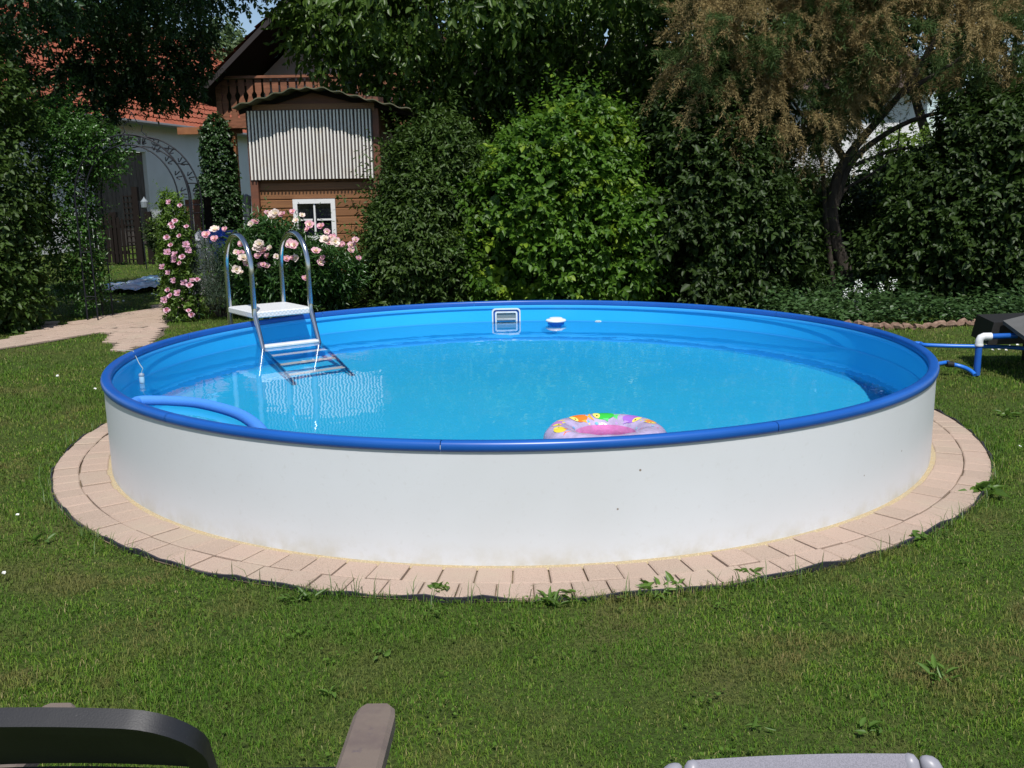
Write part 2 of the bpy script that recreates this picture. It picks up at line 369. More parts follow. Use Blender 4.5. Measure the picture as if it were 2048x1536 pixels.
def ell(a, b_, cx=0, cyy=0, n=16, j=0): return [(cx+a*math.cos(2*PI*i/n)*(1+j*math.sin(5*i)), cyy+b_*math.sin(2*PI*i/n)*(1+j*math.cos(3*i))) for i in range(n)]
def fish(th0, ph0, body, tail, d=1, s=1.0):
    decal('fish_tail', tail, [(d*.03, 0), (d*.062, .026), (d*.055, 0), (d*.062, -.026)], th0, ph0, s, .001)
    f = decal('fish_print', body, ell(.040, .026), th0, ph0, s, .0018)
    decal('fish_fin', tail, [(-d*.005, .02), (d*.02, .034), (d*.022, .018)], th0, ph0, s, .0022)
    decal('fish_face', (.85, .72, .15), ell(.013, .019, -d*.026), th0, ph0, s, .0024)
    decal('eye', (.02, .02, .03), ell(.004, .004, -d*.026, .006, 8), th0, ph0, s, .003)
fish(R(128), R(106), (.82, .20, .02), (.80, .40, .05), -1, 1.35)
fish(R(88), R(104), (.04, .50, .05), (.10, .58, .16), -1, 1.4)
fish(R(42), R(108), (.36, .15, .58), (.50, .30, .72), 1, 1.4)
fish(R(172), R(80), (.55, .25, .60), (.85, .7, .1), -1, 1.1)
fish(R(8), R(85), (.80, .30, .10), (.75, .65, .1), 1, .9)
fish(R(200), R(75), (.80, .65, .05), (.8, .2, .1), 1, 1.0)
for i in range(34):
    a = rng.uniform(-20, 200); decal('bubble_print', [(.15, .45, .80), (.82, .65, .12), (.75, .22, .40), (.25, .60, .72), (.5, .3, .7)][i % 5], ell(.009, .006, n=9, j=.25), R(a), R(rng.uniform(20, 145)), rng.uniform(.5, 1.6), .0011)

# ------------------------------------------------------------------ paving
def paver_mat(name, c1, c2):
    m = bpy.data.materials.new(name); m.use_nodes = True; g = NT(m); b = g.n['Principled BSDF']; b.inputs['Roughness'].default_value = .9; b.inputs['Specular IOR Level'].default_value = .2
    ge = g.new('ShaderNodeNewGeometry'); v = coords(g); c = mixc(g, ge.outputs['Random Per Island'], c1, c2)
    c = mixc(g, ramp(g, noise(g, v, 210, 3, .7), [(.42, (0, 0, 0)), (.62, (1, 1, 1))]), c, tuple(min(1, x*1.2+.02) for x in c1))
    c = mixc(g, ramp(g, noise(g, v, 330, 2, .7), [(.56, (0, 0, 0)), (.66, (1, 1, 1))]), c, tuple(x*.55 for x in c1))
    c = mixc(g, ramp(g, noise(g, v, 3.2, 5, .6), [(.5, (0, 0, 0)), (.75, (.7, .7, .7))]), c, (.40, .33, .25))
    g.link(c, b.inputs['Base Color']); bn = g.new('ShaderNodeBump'); bn.inputs['Strength'].default_value = .5; bn.inputs['Distance'].default_value = .004; g.link(noise(g, v, 250, 3, .7), bn.inputs['Height']); g.link(bn.outputs[0], b.inputs['Normal'])
    return m
m_pav = paver_mat('pink_concrete_paver', (.35, .265, .205), (.46, .335, .265))
m_sand = mat('loose_sand', (.38, .31, .20), .95, spec=.1, var=(20, (.40, .30, .17), .4, .7), fine=(160, (.62, .50, .30), .5, .7), bump=(90, .6, .01))
b = MB(); b.lathe([(2.46, .010), (2.498, .008), (2.518, .0)], n=200); b.build('edge_sand', m_sand, smooth=60, tags=dict(kind='structure'))
m_joint = mat('joint_soil', (.17, .13, .09), .95, spec=.1, var=(6, (.24, .18, .11), .5, .65), fine=(120, (.07, .055, .035), .5, .7), bump=(90, .6, .01))
b = MB(); b.lathe([(2.515, -.006), (2.80, -.006)], n=200); b.build('joint_sand', m_joint, smooth=60, tags=dict(kind='structure'))
b = MB()
def paver(r1, r2, a1, a2, zt):
    k = .006; V = []
    for z, i in ((-.03, 0), (zt-.004, 0), (zt, k)):
        for r, a in ((r1+i, a1+i/r1), (r2-i, a1+i/r2), (r2-i, (a1+a2)/2), (r2-i, a2-i/r2), (r1+i, a2-i/r1), (r1+i, (a1+a2)/2)): V.append((r*math.cos(a), r*math.sin(a), z))
    F = [tuple(range(12, 18))]
    for L in (0, 1):
        for i in range(6): F.append((L*6+i, L*6+(i+1) % 6, L*6+6+(i+1) % 6, L*6+6+i))
    b.add(V, F)
for r1, r2, n, ph in ((2.512, 2.6515, 115, .01), (2.6570, 2.786, 119, .03)):
    a = ph; ws = rng.normal(1, .03, n); ws *= 2*PI/ws.sum()
    for w in ws:
        g_ = .0008+abs(rng.normal(0, .0004)); j = rng.normal(0, .0022)
        paver(r1+j-(.012*math.sin(a+w/2)**2 if r1 < 2.6 else 0), r2+j, a+g_, a+w-g_, .008+rng.normal(0, .0022)); a += w
b.build('pool_paving', m_pav, tags=dict(kind='structure'))
b = MB(); pr = [2.789, 2.790, 2.796, 2.797]
V = []; N = 240
for i in range(N):
    a = 2*PI*i/N; dz = .006*math.sin(i*1.7)+.006*math.sin(i*.61+1)+.003*rng.normal(); dr = .004*math.sin(i*.9)
    for r, z in ((2.788, -.05), (2.788, .006), (2.797, .006), (2.797, -.05)): V.append(((r+dr)*math.cos(a), (r+dr)*math.sin(a), z+(dz if z > 0 else 0)))
b.add(V, [(i*4+k, ((i+1) % N)*4+k, ((i+1) % N)*4+(k+1) % 4, i*4+(k+1) % 4) for i in range(N) for k in range(4)])
b.build('edging_strip', mat('edging_black', (.02, .02, .028), .6), loc=(0, 0, 0), tags=dict(label='thin black plastic edging strip around the pink paving of the pool', category='edging'))

# garden path
paths = []
def G2(*P): return [(gnd(x, y).x, gnd(x, y).y) for x, y in P]
path_main = G2((-60, 706), (0, 698), (100, 683), (160, 672), (218, 662), (300, 668), (330, 660), (335, 640), (365, 615), (410, 600), (450, 588), (440, 578), (405, 585), (345, 598), (300, 618), (250, 625), (200, 634), (150, 643), (100, 655), (50, 668), (0, 680), (-60, 690))
path_pool = G2((212, 664), (218, 680), (235, 702), (262, 700), (300, 686), (330, 668), (325, 655), (225, 655))
path_bit = G2((72, 652), (75, 660), (118, 652), (110, 642))
paths = [path_main, path_pool, path_bit]
b = MB(); b2 = MB()
for poly, ang, bw, bl in ((path_main, math.atan2(path_main[4][1]-path_main[1][1], path_main[4][0]-path_main[1][0]), .14, .20), (path_pool, -.35, .14, .2), (path_bit, .3, .14, .2)):
    xs = [p[0] for p in poly]; ys = [p[1] for p in poly]; cx, cyy = sum(xs)/len(xs), sum(ys)/len(ys)
    ca, sa = math.cos(ang), math.sin(ang); NN = 60
    for i in range(-NN, NN):
        for j in range(-NN, NN):
            u, v = (i+.5*(j % 2))*bl, j*bw; x = cx+u*ca-v*sa; y = cyy+u*sa+v*ca
            if not in_poly(np.array([x]), np.array([y]), poly)[0]: continue
            if math.hypot(x, y) < 2.9: continue
            if poly is path_main and in_poly(np.array([x]), np.array([y]), path_pool)[0]: continue
            b.box((x, y, -.012+rng.normal(0, .002)), (bl-.013, bw-.012, .04), Matrix.Rotation(ang, 3, 'Z'), ch=.005)
    b2.add([(x, y, -.006) for x, y in poly], [tuple(range(len(poly)))])
b.build('garden_path', m_pav, tags=dict(kind='structure'))
b2.build('path_bedding', mat('path_soil', (.09, .07, .05), .95, fine=(40, (.16, .13, .08), .5, .6)), tags=dict(kind='structure'))

# ------------------------------------------------------------------ hoses, pipe, lounger at the right
m_hose = mat('hose_blue', (.02, .16, .62), .35)
h1 = [Vector((2.36, 1.05, .30)), Vector((2.55, 1.25, .30))]+[gnd(x, y, .16) for x, y in ((1849, 689), (1900, 692), (1960, 693), (2010, 694), (2060, 698), (2120, 706))]
h1 = [Vector((2.16, 1.20, .24)), Vector((2.34, 1.36, .21))]+[gnd(x, y, .17) for x, y in ((1820, 687), (1849, 690), (1900, 692), (1960, 693), (2010, 694), (2060, 698), (2120, 706))]
b = MB(); b.tube(spline(h1), .0165, 12); b.build('hose', m_hose, loc=h1[3], smooth=60, tags=dict(label='upper blue pool hose running level behind the vertical pipe to the right edge', category='hose', group='blue pool hoses'))
h2 = [Vector((2.44, .42, .14)), Vector((2.60, .62, .12)), gnd(1880, 727, .10), gnd(1905, 729, .08), gnd(1928, 735, .06), gnd(1943, 743, .04), gnd(1950, 750, .02)]
b = MB(); b.tube(spline(h2), .0165, 12); hh = b.build('hose', m_hose, loc=h2[2], smooth=60, tags=dict(label='short lower blue hose curving down from the pool rim to the foot of the pipe', category='hose', group='blue pool hoses'))
b = MB(); b.tube([gnd(1893, 728, .088), gnd(1906, 729, .082)], .024, 12); b.build('clamp', m_black, hh, smooth=40)
pp = gnd(1953, 750); pipe = empty('standpipe', (pp.x, pp.y, 0), 'upright blue pipe with a white elbow on top standing in the grass beside the pool', 'pipe')
b = MB(); b.tube([pp, pp+Vector((0, 0, .25))], .026, 20); b.build('pipe', mat('pipe_blue', (.015, .10, .42), .35), pipe, smooth=40)
b = MB(); b.tube([pp+Vector((0, 0, .235)), pp+Vector((0, 0, .25))], .033, 20); b.tube([pp+Vector((0, 0, .25)), pp+Vector((0, 0, .275)), pp+Vector((.010, 0, .298)), pp+Vector((.033, 0, .308)), pp+Vector((.09, 0, .308))], .030, 20); b.build('elbow', m_white, pipe, smooth=60)
b = MB(); b.tube([pp+Vector((.09, 0, .308)), pp+Vector((.30, .02, .308))], .022, 16); b.build('outlet_pipe', m_rim, pipe, smooth=60)
lq = gnd(2030, 700); lg = empty('garden_lounger', (lq.x+.5, lq.y, 0), 'black low lounger with tilted grey slab at the right edge beside the pipe', 'lounger')
m_dk = mat('dark_timber', (.012, .011, .010), .6, bump=(40, .3, .004))
A = [at(1988, 645, 1.50), at(1975, 690, 1.50), at(2130, 684, 1.50), at(2130, 640, 1.50)]
b = MB(); off = Vector((0.1, .5, 0)); b.add(A+[p+off for p in A], [(0, 1, 2, 3), (7, 6, 5, 4), (0, 3, 7, 4), (1, 0, 4, 5), (2, 1, 5, 6), (3, 2, 6, 7)])
for x, y in ((4.35, 1.6), (4.35, 1.95)): b.beam((x, y, 0), (x, y, .26), .05, .05)
b.build('base', m_dk, lg)
A = [at(2006, 641, 1.47), at(2075, 692, .95), Vector((3.75, -.1, .22)), Vector((4.7, .0, .5)), Vector((4.9, 1.6, .62))]
b = MB(); off = Vector((.0, .0, -.03)); n = 5; b.add([p for p in A]+[p+off for p in A], [(0, 1, 2, 3, 4), (9, 8, 7, 6, 5)]+[(i, n+i, n+(i+1) % n, (i+1) % n) for i in range(n)]); b.build('sloping_panel', mat('weathered_board', (.10, .10, .095), .7, var=(6, (.06, .06, .055), .4, .7)), lg)

# ------------------------------------------------------------------ chairs in the foreground
m_char = mat('charcoal_plastic', (.010, .010, .012), .48, var=(12, (.016, .016, .017), .4, .7), fine=(420, (.035, .035, .035), .64, .75), bump=(500, .15, .001))
m_arm = mat('weathered_arm', (.17, .132, .105), .7, var=(14, (.12, .088, .08), .45, .75), fine=(26, (.09, .07, .085), .62, .8), bump=(90, .25, .003))
def cy_pt(px, py, D): # point at horizontal distance D from the camera along the pixel's ray
    d = ray(px, py); return CAM+d*(D/math.hypot(d.x, d.y))
ch = empty('garden_armchair', (-.52, -4.9, 0), 'charcoal slatted reclining garden armchair with weathered brown armrests at the lower left', 'chair')
BO = Vector((-.515, -4.83, .385)); BU = Vector((0, -.41, .58)).normalized(); BX = Vector((1, 0, 0)); BN = BX.cross(BU)  # BN points forward/up or back
if BN.y < 0: BN = -BN
BLEN = .722
def bp(x, u, n=0, bow=.02): return BO+BX*x*(1-.6*max(0, BLEN-.06-u))+BU*u+BN*(n+bow*(1-(x/.23)**2)*.6)
def outline(w, top, r, u0, n=8):
    P = [(-w, u0)]+[(-w+r-r*math.cos(a), top-r+r*math.sin(a)) for a in np.linspace(0, PI/2, n)]+[(x, top) for x in np.linspace(-w+r, w-r, 9)[1:-1]]+[(w-r+r*math.sin(a), top-r+r*math.cos(a)) for a in np.linspace(0, PI/2, n)]+[(w, u0)]
    return P
def strip(b, O, I, n0, n1):
    V = []; n = len(O)
    for P, d in ((O, n0), (I, n0), (I, n1), (O, n1)): V += [bp(x, u, d) for x, u in P]
    F = []
    for i in range(n-1):
        for k in range(4): F.append((k*n+i, k*n+i+1, ((k+1) % 4)*n+i+1, ((k+1) % 4)*n+i))
    F += [(0, n, 2*n, 3*n), (n-1, 4*n-1, 3*n-1, 2*n-1)]; b.add(V, F)
b = MB(); strip(b, outline(.187, BLEN, .066, 0), outline(.164, BLEN-.026, .048, 0), -.008, .009); strip(b, outline(.189, BLEN+.002, .068, 0), outline(.184, BLEN-.005, .063, 0), -.012, -.007)
b.build('back_frame', m_char, ch, smooth=50)
b = MB(); strip(b, outline(.195, BLEN-.030, .06, BLEN-.16), [(x*.98, BLEN-.135 if u > BLEN-.14 else u) for x, u in outline(.195, BLEN-.030, .06, BLEN-.16)], -.012, .006)
V = [bp(x, u, .0) for x in np.linspace(-.171, .171, 9) for u in (BLEN-.118, BLEN-.015-.040*max(0, (abs(x)-.115)/.06)**1.6)]; V2 = [bp(x, u, .012) for x in np.linspace(-.171, .171, 9) for u in (BLEN-.118, BLEN-.015-.040*max(0, (abs(x)-.115)/.06)**1.6)]
b = MB(); b.add(V+V2, [(2*i, 2*i+1, 2*i+3, 2*i+2) for i in range(8)]+[(18+2*i, 18+2*i+2, 18+2*i+3, 18+2*i+1) for i in range(8)]+[(2*i, 2*i+2, 18+2*i+2, 18+2*i) for i in range(8)]); b.build('headrest_panel', m_char, ch)
for k in range(11):
    u = BLEN-.150-k*.050; xs = np.linspace(-.169, .169, 9); V = []
    for x in xs: V += [bp(x, u-.019, -.006), bp(x, u+.019, -.010), bp(x, u+.019, .002), bp(x, u-.019, .006)]
    b = MB(); b.add(V, [(i*4+j, i*4+(j+1) % 4, i*4+4+(j+1) % 4, i*4+4+j) for i in range(8) for j in range(4)]+[(0, 3, 2, 1), (32, 33, 34, 35)]); b.build('back_slat', m_char, ch)
for s in (-1, 1):
    x = -.52+s*.272; P = []
    for t, w in ((0, .024), (.010, .031), (.035, .0345), (.2, .0345), (.4, .031), (.50, .026)): P.append((t, w))
    V = []; 
    for t, w in P:
        y = -4.628-t+(.016 if s < 0 else 0); zt = .640+.012*math.sin(t*6); V += [(x-w, y, zt-.006), (x-w+.007, y, zt), (x+w-.007, y, zt), (x+w, y, zt-.006), (x+w, y, zt-.028), (x-w, y, zt-.028)]
    b = MB(); b.add(V, [(i*6+j, i*6+6+j, i*6+6+(j+1) % 6, i*6+(j+1) % 6) for i in range(5) for j in range(6)]+[(0, 1, 2, 3, 4, 5), tuple(range(35, 29, -1))]); b.build('armrest', m_arm, ch)
    b = MB(); b.beam((x, -4.74, 0), (x, -4.84, .612), .03, .035, ch=.005); b.build('leg', m_char, ch); b = MB(); b.beam((x, -5.22, 0), (x, -5.0, .42), .03, .035, ch=.005); b.build('leg', m_char, ch)
for k in range(7):
    b = MB(); b.box((-.52, -4.80+.06*k-.05, .41), (.50, .048, .018), ch=.004); b.build('seat_slat', m_char, ch)
# second chair, low backed, only its top shows
m_tx = mat('grey_textile', (.235, .225, .26), .8, fine=(600, (.17, .165, .19), .4, .6), bump=(900, .3, .001)); m_tb = mat('grey_tube', (.27, .265, .295), .4)
qa = gnd(1322, 1520, .70); qb = gnd(1880, 1503, .70); c2 = (qa+qb)/2
ch2 = empty('folding_chair', (c2.x, c2.y+.1, 0), 'grey textile folding chair whose padded top shows at the bottom right', 'chair')
dx = (qb-qa).normalized(); fd = Vector((dx.y, -dx.x, 0)); fd = -fd if fd.y < 0 else fd
bd = (Vector((0, 0, -1))*.9-fd*.30).normalized()
b = MB(); xs = np.linspace(.045, (qb-qa).length-.045, 14); V = []
L = (qb-qa).length
for x in xs:
    s_ = .006*math.sin(PI*(x/L)); base = qa+dx*x+Vector((0, 0, -.004+s_))
    V += [base+bd*.40+fd*.0, base+bd*.03-fd*.014, base+bd*.008-fd*.009, base+Vector((0, 0, 0)), base+bd*.008+fd*.010, base+bd*.03+fd*.014, base+bd*.40+fd*.02]
b.add(V, [(i*7+j, i*7+j+1, i*7+8+j, i*7+7+j) for i in range(13) for j in range(6)]); b.build('backrest', m_tx, ch2, smooth=70)
for q, s in ((qa, 1), (qb, -1)):
    q = q+dx*s*.012
    b = MB(); b.tube([q+bd*.6, q+bd*.06, q+bd*.025, q+dx*s*.004+bd*.019, q+dx*s*.008+bd*.014, q+dx*s*.012+bd*.010, q+dx*s*.015+bd*.007], [.015, .015, .015, .0145, .012, .008, .003], 18); b.tube([q+dx*s*.026+bd*.35, q+dx*s*.030+bd*.03, q+dx*s*.032+bd*.012, q+dx*s*.034+bd*.006, q+dx*s*.036+bd*.002], [.013, .013, .012, .009, .003], 16)
    b.build('side_tube', m_tb, ch2, smooth=180)
    b = MB(); e = q+bd*.33; b.tube([e, Vector((e.x, e.y+.02, 0))], .012, 10); b.build('leg', m_tb, ch2, smooth=60); b = MB(); b.tube([e+Vector((0, -.35, 0)), Vector((e.x, e.y-.45, 0))], .012, 10); b.build('leg', m_tb, ch2, smooth=60)
b = MB(); e = (qa+qb)/2+bd*.33; b.box(e+Vector((0, -.22, 0)), (L-.06, .4, .02)); b.build('seat', m_tx, ch2)
# ------------------------------------------------------------------ buildings
m_plaster = mat('white_plaster', (.76, .76, .77), .9, var=(1.2, (.66, .66, .66), .4, .8), bump=(60, .3, .004), spec=.2)
m_tile = mat('clay_tile', (.33, .095, .048), .8, rnd=(.24, .065, .034), var=(1.5, (.22, .08, .05), .5, .8), spec=.3)
m_brown = mat('brown_timber', (.21, .075, .036), .6, var=(5, (.13, .05, .022), .4, .7), stretch=(1, 1, 6), bump=(40, .3, .003), rnd=(.30, .12, .06))
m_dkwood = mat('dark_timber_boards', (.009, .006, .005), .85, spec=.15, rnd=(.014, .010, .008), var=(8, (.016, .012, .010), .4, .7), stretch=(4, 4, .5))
m_white2 = mat('white_paint', (.74, .74, .72), .5, var=(7, (.62, .61, .57), .5, .8))
m_glass = mat('dark_glass', (.006, .007, .012), .06, spec=.6)
def roof_tiles(b, P0, ex, ey, nx, ny, w, h, lift=.035):
    """P0 eave corner, ex unit along the eave, ey unit up the slope; interlocking tiles as slightly lifted curved plates"""
    nz = ex.cross(ey).normalized()
    if nz.z < 0: nz = -nz
    for j in range(ny):
        for i in range(nx):
            o = P0+ex*(i*w)+ey*(j*h); V = []
            jz = random.uniform(-.004, .004)
            for v in (0, 1):
                for u, hh in ((0, .022), (.18, .03), (.40, .006), (.82, .006), (1.0, .022)): V.append(o+ex*(u*w)+ey*(v*h*1.06)+nz*(hh+(lift if v == 0 else 0)+jz))
            F = [(k, k+1, k+6, k+5) for k in range(4)]; V += [o+ex*(u*w)+nz*(.0) for u in (0, 1)]; F += [(10, 11, 4, 3, 2, 1, 0)]
            b.add(V, F)
# barn
bd_ = Vector((.192, .981, 0)).normalized(); bn_ = Vector((.981, -.192, 0)); P0 = Vector((-12.5, 24.3, 0))
def bw(t, z, o=0): return P0+bd_*t+bn_*o+Vector((0, 0, z))
barn = empty('barn', tuple(P0), 'long white plastered barn with orange clay tile roof and dark double door behind the garden', 'barn')
b = MB(); t0, t1 = -9, 21
def quad(b, *P, mi=0): b.add(P, [tuple(range(len(P)))], mi)
dl, dr_, dh = -1.2, 1.75, 3.0
quad(b, bw(t0, 0), bw(dl, 0), bw(dl, 3.95), bw(t0, 3.95)); quad(b, bw(dl, dh), bw(dr_, dh), bw(dr_, 3.95), bw(dl, 3.95)); quad(b, bw(dr_, 0), bw(t1, 0), bw(t1, 3.95), bw(dr_, 3.95))
for t in (dl, dr_): quad(b, bw(t, 0), bw(t, 0, -.2), bw(t, dh, -.2), bw(t, dh))
quad(b, bw(dl, dh), bw(dl, dh, -.2), bw(dr_, dh, -.2), bw(dr_, dh))
for t in (t0, t1): b.add([bw(t, 0), bw(t, 0, -10), bw(t, 3.95, -10), bw(t, 8.1, -5), bw(t, 3.95)], [(0, 1, 2, 3, 4)])
b.build('wall', m_plaster, barn)
b = MB()
for k in range(14):
    t = dl+.02+k*(dr_-dl-.04)/14; tt = t+(dr_-dl-.04)/14-.012; b.add([bw(t, .02, -.16), bw(tt, .02, -.16), bw(tt, dh-.02, -.16), bw(t, dh-.02, -.16), bw(t, .02, -.12), bw(tt, .02, -.12), bw(tt, dh-.02, -.12), bw(t, dh-.02, -.12)], [(4, 5, 6, 7), (0, 4, 7, 3), (1, 2, 6, 5), (3, 7, 6, 2)])
m_door = mat('grey_brown_boards', (.16, .13, .115), .8, rnd=(.12, .095, .085), var=(7, (.05, .04, .035), .4, .7), stretch=(3, 3, .3))
b.build('door', m_door, barn)
sl_ = Vector((-bn_.x*5.4, -bn_.y*5.4, 4.55)); ey = sl_.normalized(); e0 = bw(t0-.3, 3.88, .45)
b = MB(); roof_tiles(b, e0, bd_, ey, int((t1-t0+.6)/.26), 22, .26, .335); b.build('roof', m_tile, barn)
b = MB(); e1 = e0+ey*7.35; quad(b, e0+Vector((0, 0, -.06)), e0+bd_*(t1-t0+.6)+Vector((0, 0, -.06)), e1+bd_*(t1-t0+.6)+Vector((0, 0, -.06)), e1+Vector((0, 0, -.06)))
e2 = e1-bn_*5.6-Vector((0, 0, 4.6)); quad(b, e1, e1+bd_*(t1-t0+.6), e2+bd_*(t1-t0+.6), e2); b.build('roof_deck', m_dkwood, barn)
b = MB(); b.tube([bw(t0-.3, 3.87, .50), bw(t1+.3, 3.87, .50)], .07, 8); b.build('gutter', mat('zinc', (.20, .20, .19), .5, metal=.4), barn)

# chalet
YB, YW = 13.9, 15.5
xl = at(432, 158, YB).x; zr = at(432, 156, YB).z; zf = at(432, 242, YB).z
xc = at(690, 0, YB).x; chal = empty('chalet_house', (xc, YW, 0), 'white gabled house with brown wooden balcony and red tiled roof behind the playhouse', 'house')
pv = at(410, 165, 13.45); pv2 = at(547, 22, 13.45); slope = (pv2.z-pv.z)/(pv2.x-pv.x); hwid = xc-pv.x+.25; ze = pv.z-.25*slope; zk = ze+hwid*slope
b = MB(); gx = xl+.55; zg = lambda x: ze+(x-(pv.x-.25))*slope-.22
b.add([(gx, YW, 0), (2*xc-gx, YW, 0), (2*xc-gx, YW, zg(gx)), (xc, YW, zk-.25), (gx, YW, zg(gx)), (gx, YW+9, 0), (2*xc-gx, YW+9, 0), (2*xc-gx, YW+9, zg(gx)), (xc, YW+9, zk-.25), (gx, YW+9, zg(gx))], [(0, 1, 2, 3, 4), (0, 4, 9, 5), (1, 6, 7, 2), (5, 9, 8, 7, 6)]); b.build('wall', m_plaster, chal)
b = MB(); y0 = 13.45
for s in (1, -1):
    xe = xc-s*hwid; ey = Vector((s*1, 0, slope)).normalized(); n_ = int((12.5)/.26)
    Lr = math.hypot(hwid, hwid*slope); roof_tiles(b, Vector((xe, y0, ze)), Vector((0, 1, 0)), ey, n_, int(Lr/.30), .26, .30)
b.build('roof', m_tile, chal)
b = MB()
for s in (1, -1):
    xe = xc-s*hwid; A = Vector((xe, y0+.02, ze-.03)); B = Vector((xc, y0+.02, zk-.03)); d = Vector((0, 12.4, 0)); dn = Vector((0, 0, -.09))
    b.add([A, B, B+d, A+d, A+dn, B+dn, B+d+dn, A+d+dn], [(0, 1, 2, 3), (4, 7, 6, 5), (0, 4, 5, 1), (3, 2, 6, 7), (0, 3, 7, 4)])
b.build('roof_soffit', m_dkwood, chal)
b = MB(); 
for s in (1, -1): b.beam((xc-s*hwid, y0+.03, ze-.08), (xc, y0+.03, zk-.08), .03, .09, (0, 0, 1))
b.build('barge_board', mat('barge', (.022, .015, .013), .6), chal)
bal = MB(); xr = 2*xc-xl
bal.box(((xl+xr)/2, (YB+YW)/2, zf-.02), (xr-xl, YW-YB, .10)); bal.box(((xl+xr)/2, YB-.04, zf-.05), (xr-xl, .06, .20)); bo = bal.build('balcony', m_brown, chal)
b = MB(); b.box(((xl+xr)/2, YB-.02, zr), (xr-xl+.06, .12, .05)); b.box(((xl+xr)/2, YB+.03, zr-.12), (xr-xl, .04, .07)); b.box(((xl+xr)/2, YB+.03, zf+.16), (xr-xl, .04, .07))
for x in (xl+.04, xl+2.4, xl+4.8): b.box((x, YB, (zr+zf)/2), (.11, .11, zr-zf))
b.build('rail', m_brown, bo)
prof_b = [(.5, 0), (.5, .16), (.28, .22), (.46, .34), (.5, .46), (.30, .56), (.24, .62), (.5, .70), (.5, 1)]
Hb = zr-zf-.04; proto = None
for k in range(30):
    x = xl+.16+k*.172
    if proto is None:
        b = MB(); wv = .128; L = [(-w*wv, h*Hb) for w, h in prof_b]; Rr = [(w*wv, h*Hb) for w, h in prof_b][::-1]; pts = [(0+q[0], q[1]) for q in L+Rr]; n = len(prof_b)
        V = [(x+p[0], YB-.03, zf+p[1]) for p in pts]+[(x+p[0], YB-.005, zf+p[1]) for p in pts]; m2 = len(pts); F = []
        for i in range(n-1): F += [(i, m2-1-i, m2-2-i, i+1), (m2+i, m2+i+1, 2*m2-2-i, 2*m2-1-i)]
        for i in range(m2): F.append((i, (i+1) % m2, m2+(i+1) % m2, m2+i))
        b.add(V, F); proto = b.build('baluster', m_brown, bo)
    else:
        c = proto.copy(); COL.objects.link(c); c.parent = bo; c.location = (k*.172, 0, 0)
b = MB(); px_ = at(464, 300, YB).x; b.box((px_, YB+.1, zf/2), (.15, .15, zf-.08)); b.box((px_-.45, YB+.1, zf-.18), (1.3, .14, .14)); b.box((xr-.5, YB+.1, zf/2), (.15, .15, zf-.08)); b.build('post', mat('orange_timber', (.30, .12, .045), .6, var=(6, (.22, .08, .03), .4, .7)), chal)
b = MB(); xa, xb = at(474, 0, YB).x, at(560, 0, YB).x; b.box(((xa+xb)/2, YB+.1, 1.0), (xb-xa, .06, .08)); b.box(((xa+xb)/2, YB+.1, .2), (xb-xa, .05, .08))
for k in range(9): b.box((xa+.06+k*.11, YB+.07, .55), (.06, .03, 1.0))
b.build('terrace_railing', m_brown, chal)
wx = xc+.3; b = MB(); b.box((wx, YW-.02, zf+1.3), (1.3, .06, 1.3)); f_ = b.build('window', m_white2, chal); b = MB(); b.box((wx-.3, YW-.06, zf+1.3), (.52, .02, 1.1)); b.box((wx+.3, YW-.06, zf+1.3), (.52, .02, 1.1)); b.build('pane', m_glass, f_)

# playhouse
YP = 7.6
def pp_(px, py, dy=0): p = at(px, py, YP+dy); return p
sx0, sx1 = pp_(499, 300).x, pp_(757, 300).x; zt = pp_(625, 220).z; zpb = pp_(625, 354).z
ph = empty('garden_playhouse', ((sx0+sx1)/2, YP+.9, 0), 'brown timber playhouse with white slatted upper front and small white four pane window', 'playhouse')
m_plank = mat('stained_planks', (.27, .125, .05), .55, rnd=(.20, .09, .036), var=(9, (.15, .065, .03), .45, .75), stretch=(.25, 1, 6), fine=(60, (.12, .05, .025), .6, .8), bump=(70, .35, .003), spec=.4)
b = MB(); z = -.02; xp0, xp1 = pp_(510, 400).x, pp_(762, 400).x
wx0, wx1, wz0, wz1 = pp_(589, 440).x, pp_(673, 440).x, pp_(630, 480).z, pp_(630, 398).z
while z < zpb+.02:
    h = .122
    def seg(a, c):
        b.add([(a, YP+.008, z), (c, YP+.008, z), (c, YP-.006, z+.006), (a, YP-.006, z+.006), (a, YP-.006, z+h-.018), (c, YP-.006, z+h-.018), (c, YP+.012, z+h-.006), (a, YP+.012, z+h-.006), (a, YP+.012, z+h), (c, YP+.012, z+h)], [(0, 1, 2, 3), (3, 2, 5, 4), (4, 5, 6, 7), (7, 6, 9, 8)])
    if z+h > wz0+.02 and z < wz1-.02: seg(xp0, wx0+.01); seg(wx1-.01, xp1)
    else: seg(xp0, xp1)
    z += h
for xs_ in (xp0, xp1): b.add([(xs_, YP, 0), (xs_, YP+1.8, 0), (xs_, YP+1.8, zt+.1), (xs_, YP, zt+.1)], [(0, 1, 2, 3)])
b.add([(xp0, YP+1.8, 0), (xp1, YP+1.8, 0), (xp1, YP+1.8, zt+.1), (xp0, YP+1.8, zt+.1)], [(0, 1, 2, 3)])
b.build('plank_wall', m_plank, ph)
m_post = mat('post_timber', (.17, .06, .03), .6, var=(5, (.11, .045, .025), .4, .7), stretch=(1, 1, 4), bump=(50, .3, .003))
for x in (sx0+.055, sx1-.02):
    b = MB(); b.box((x, YP-.03, (zt)/2), (.11, .12, zt), ch=.006); b.build('corner_post', m_post, ph)
b = MB(); b.box(((sx0+sx1)/2+.04, YP-.02, zpb+.03), (sx1-sx0-.14, .05, .13)); b.box(((sx0+sx1)/2+.04, YP-.045, zt+.02), (sx1-sx0-.12, .10, .11)); b.build('cross_beam', m_plank, ph)
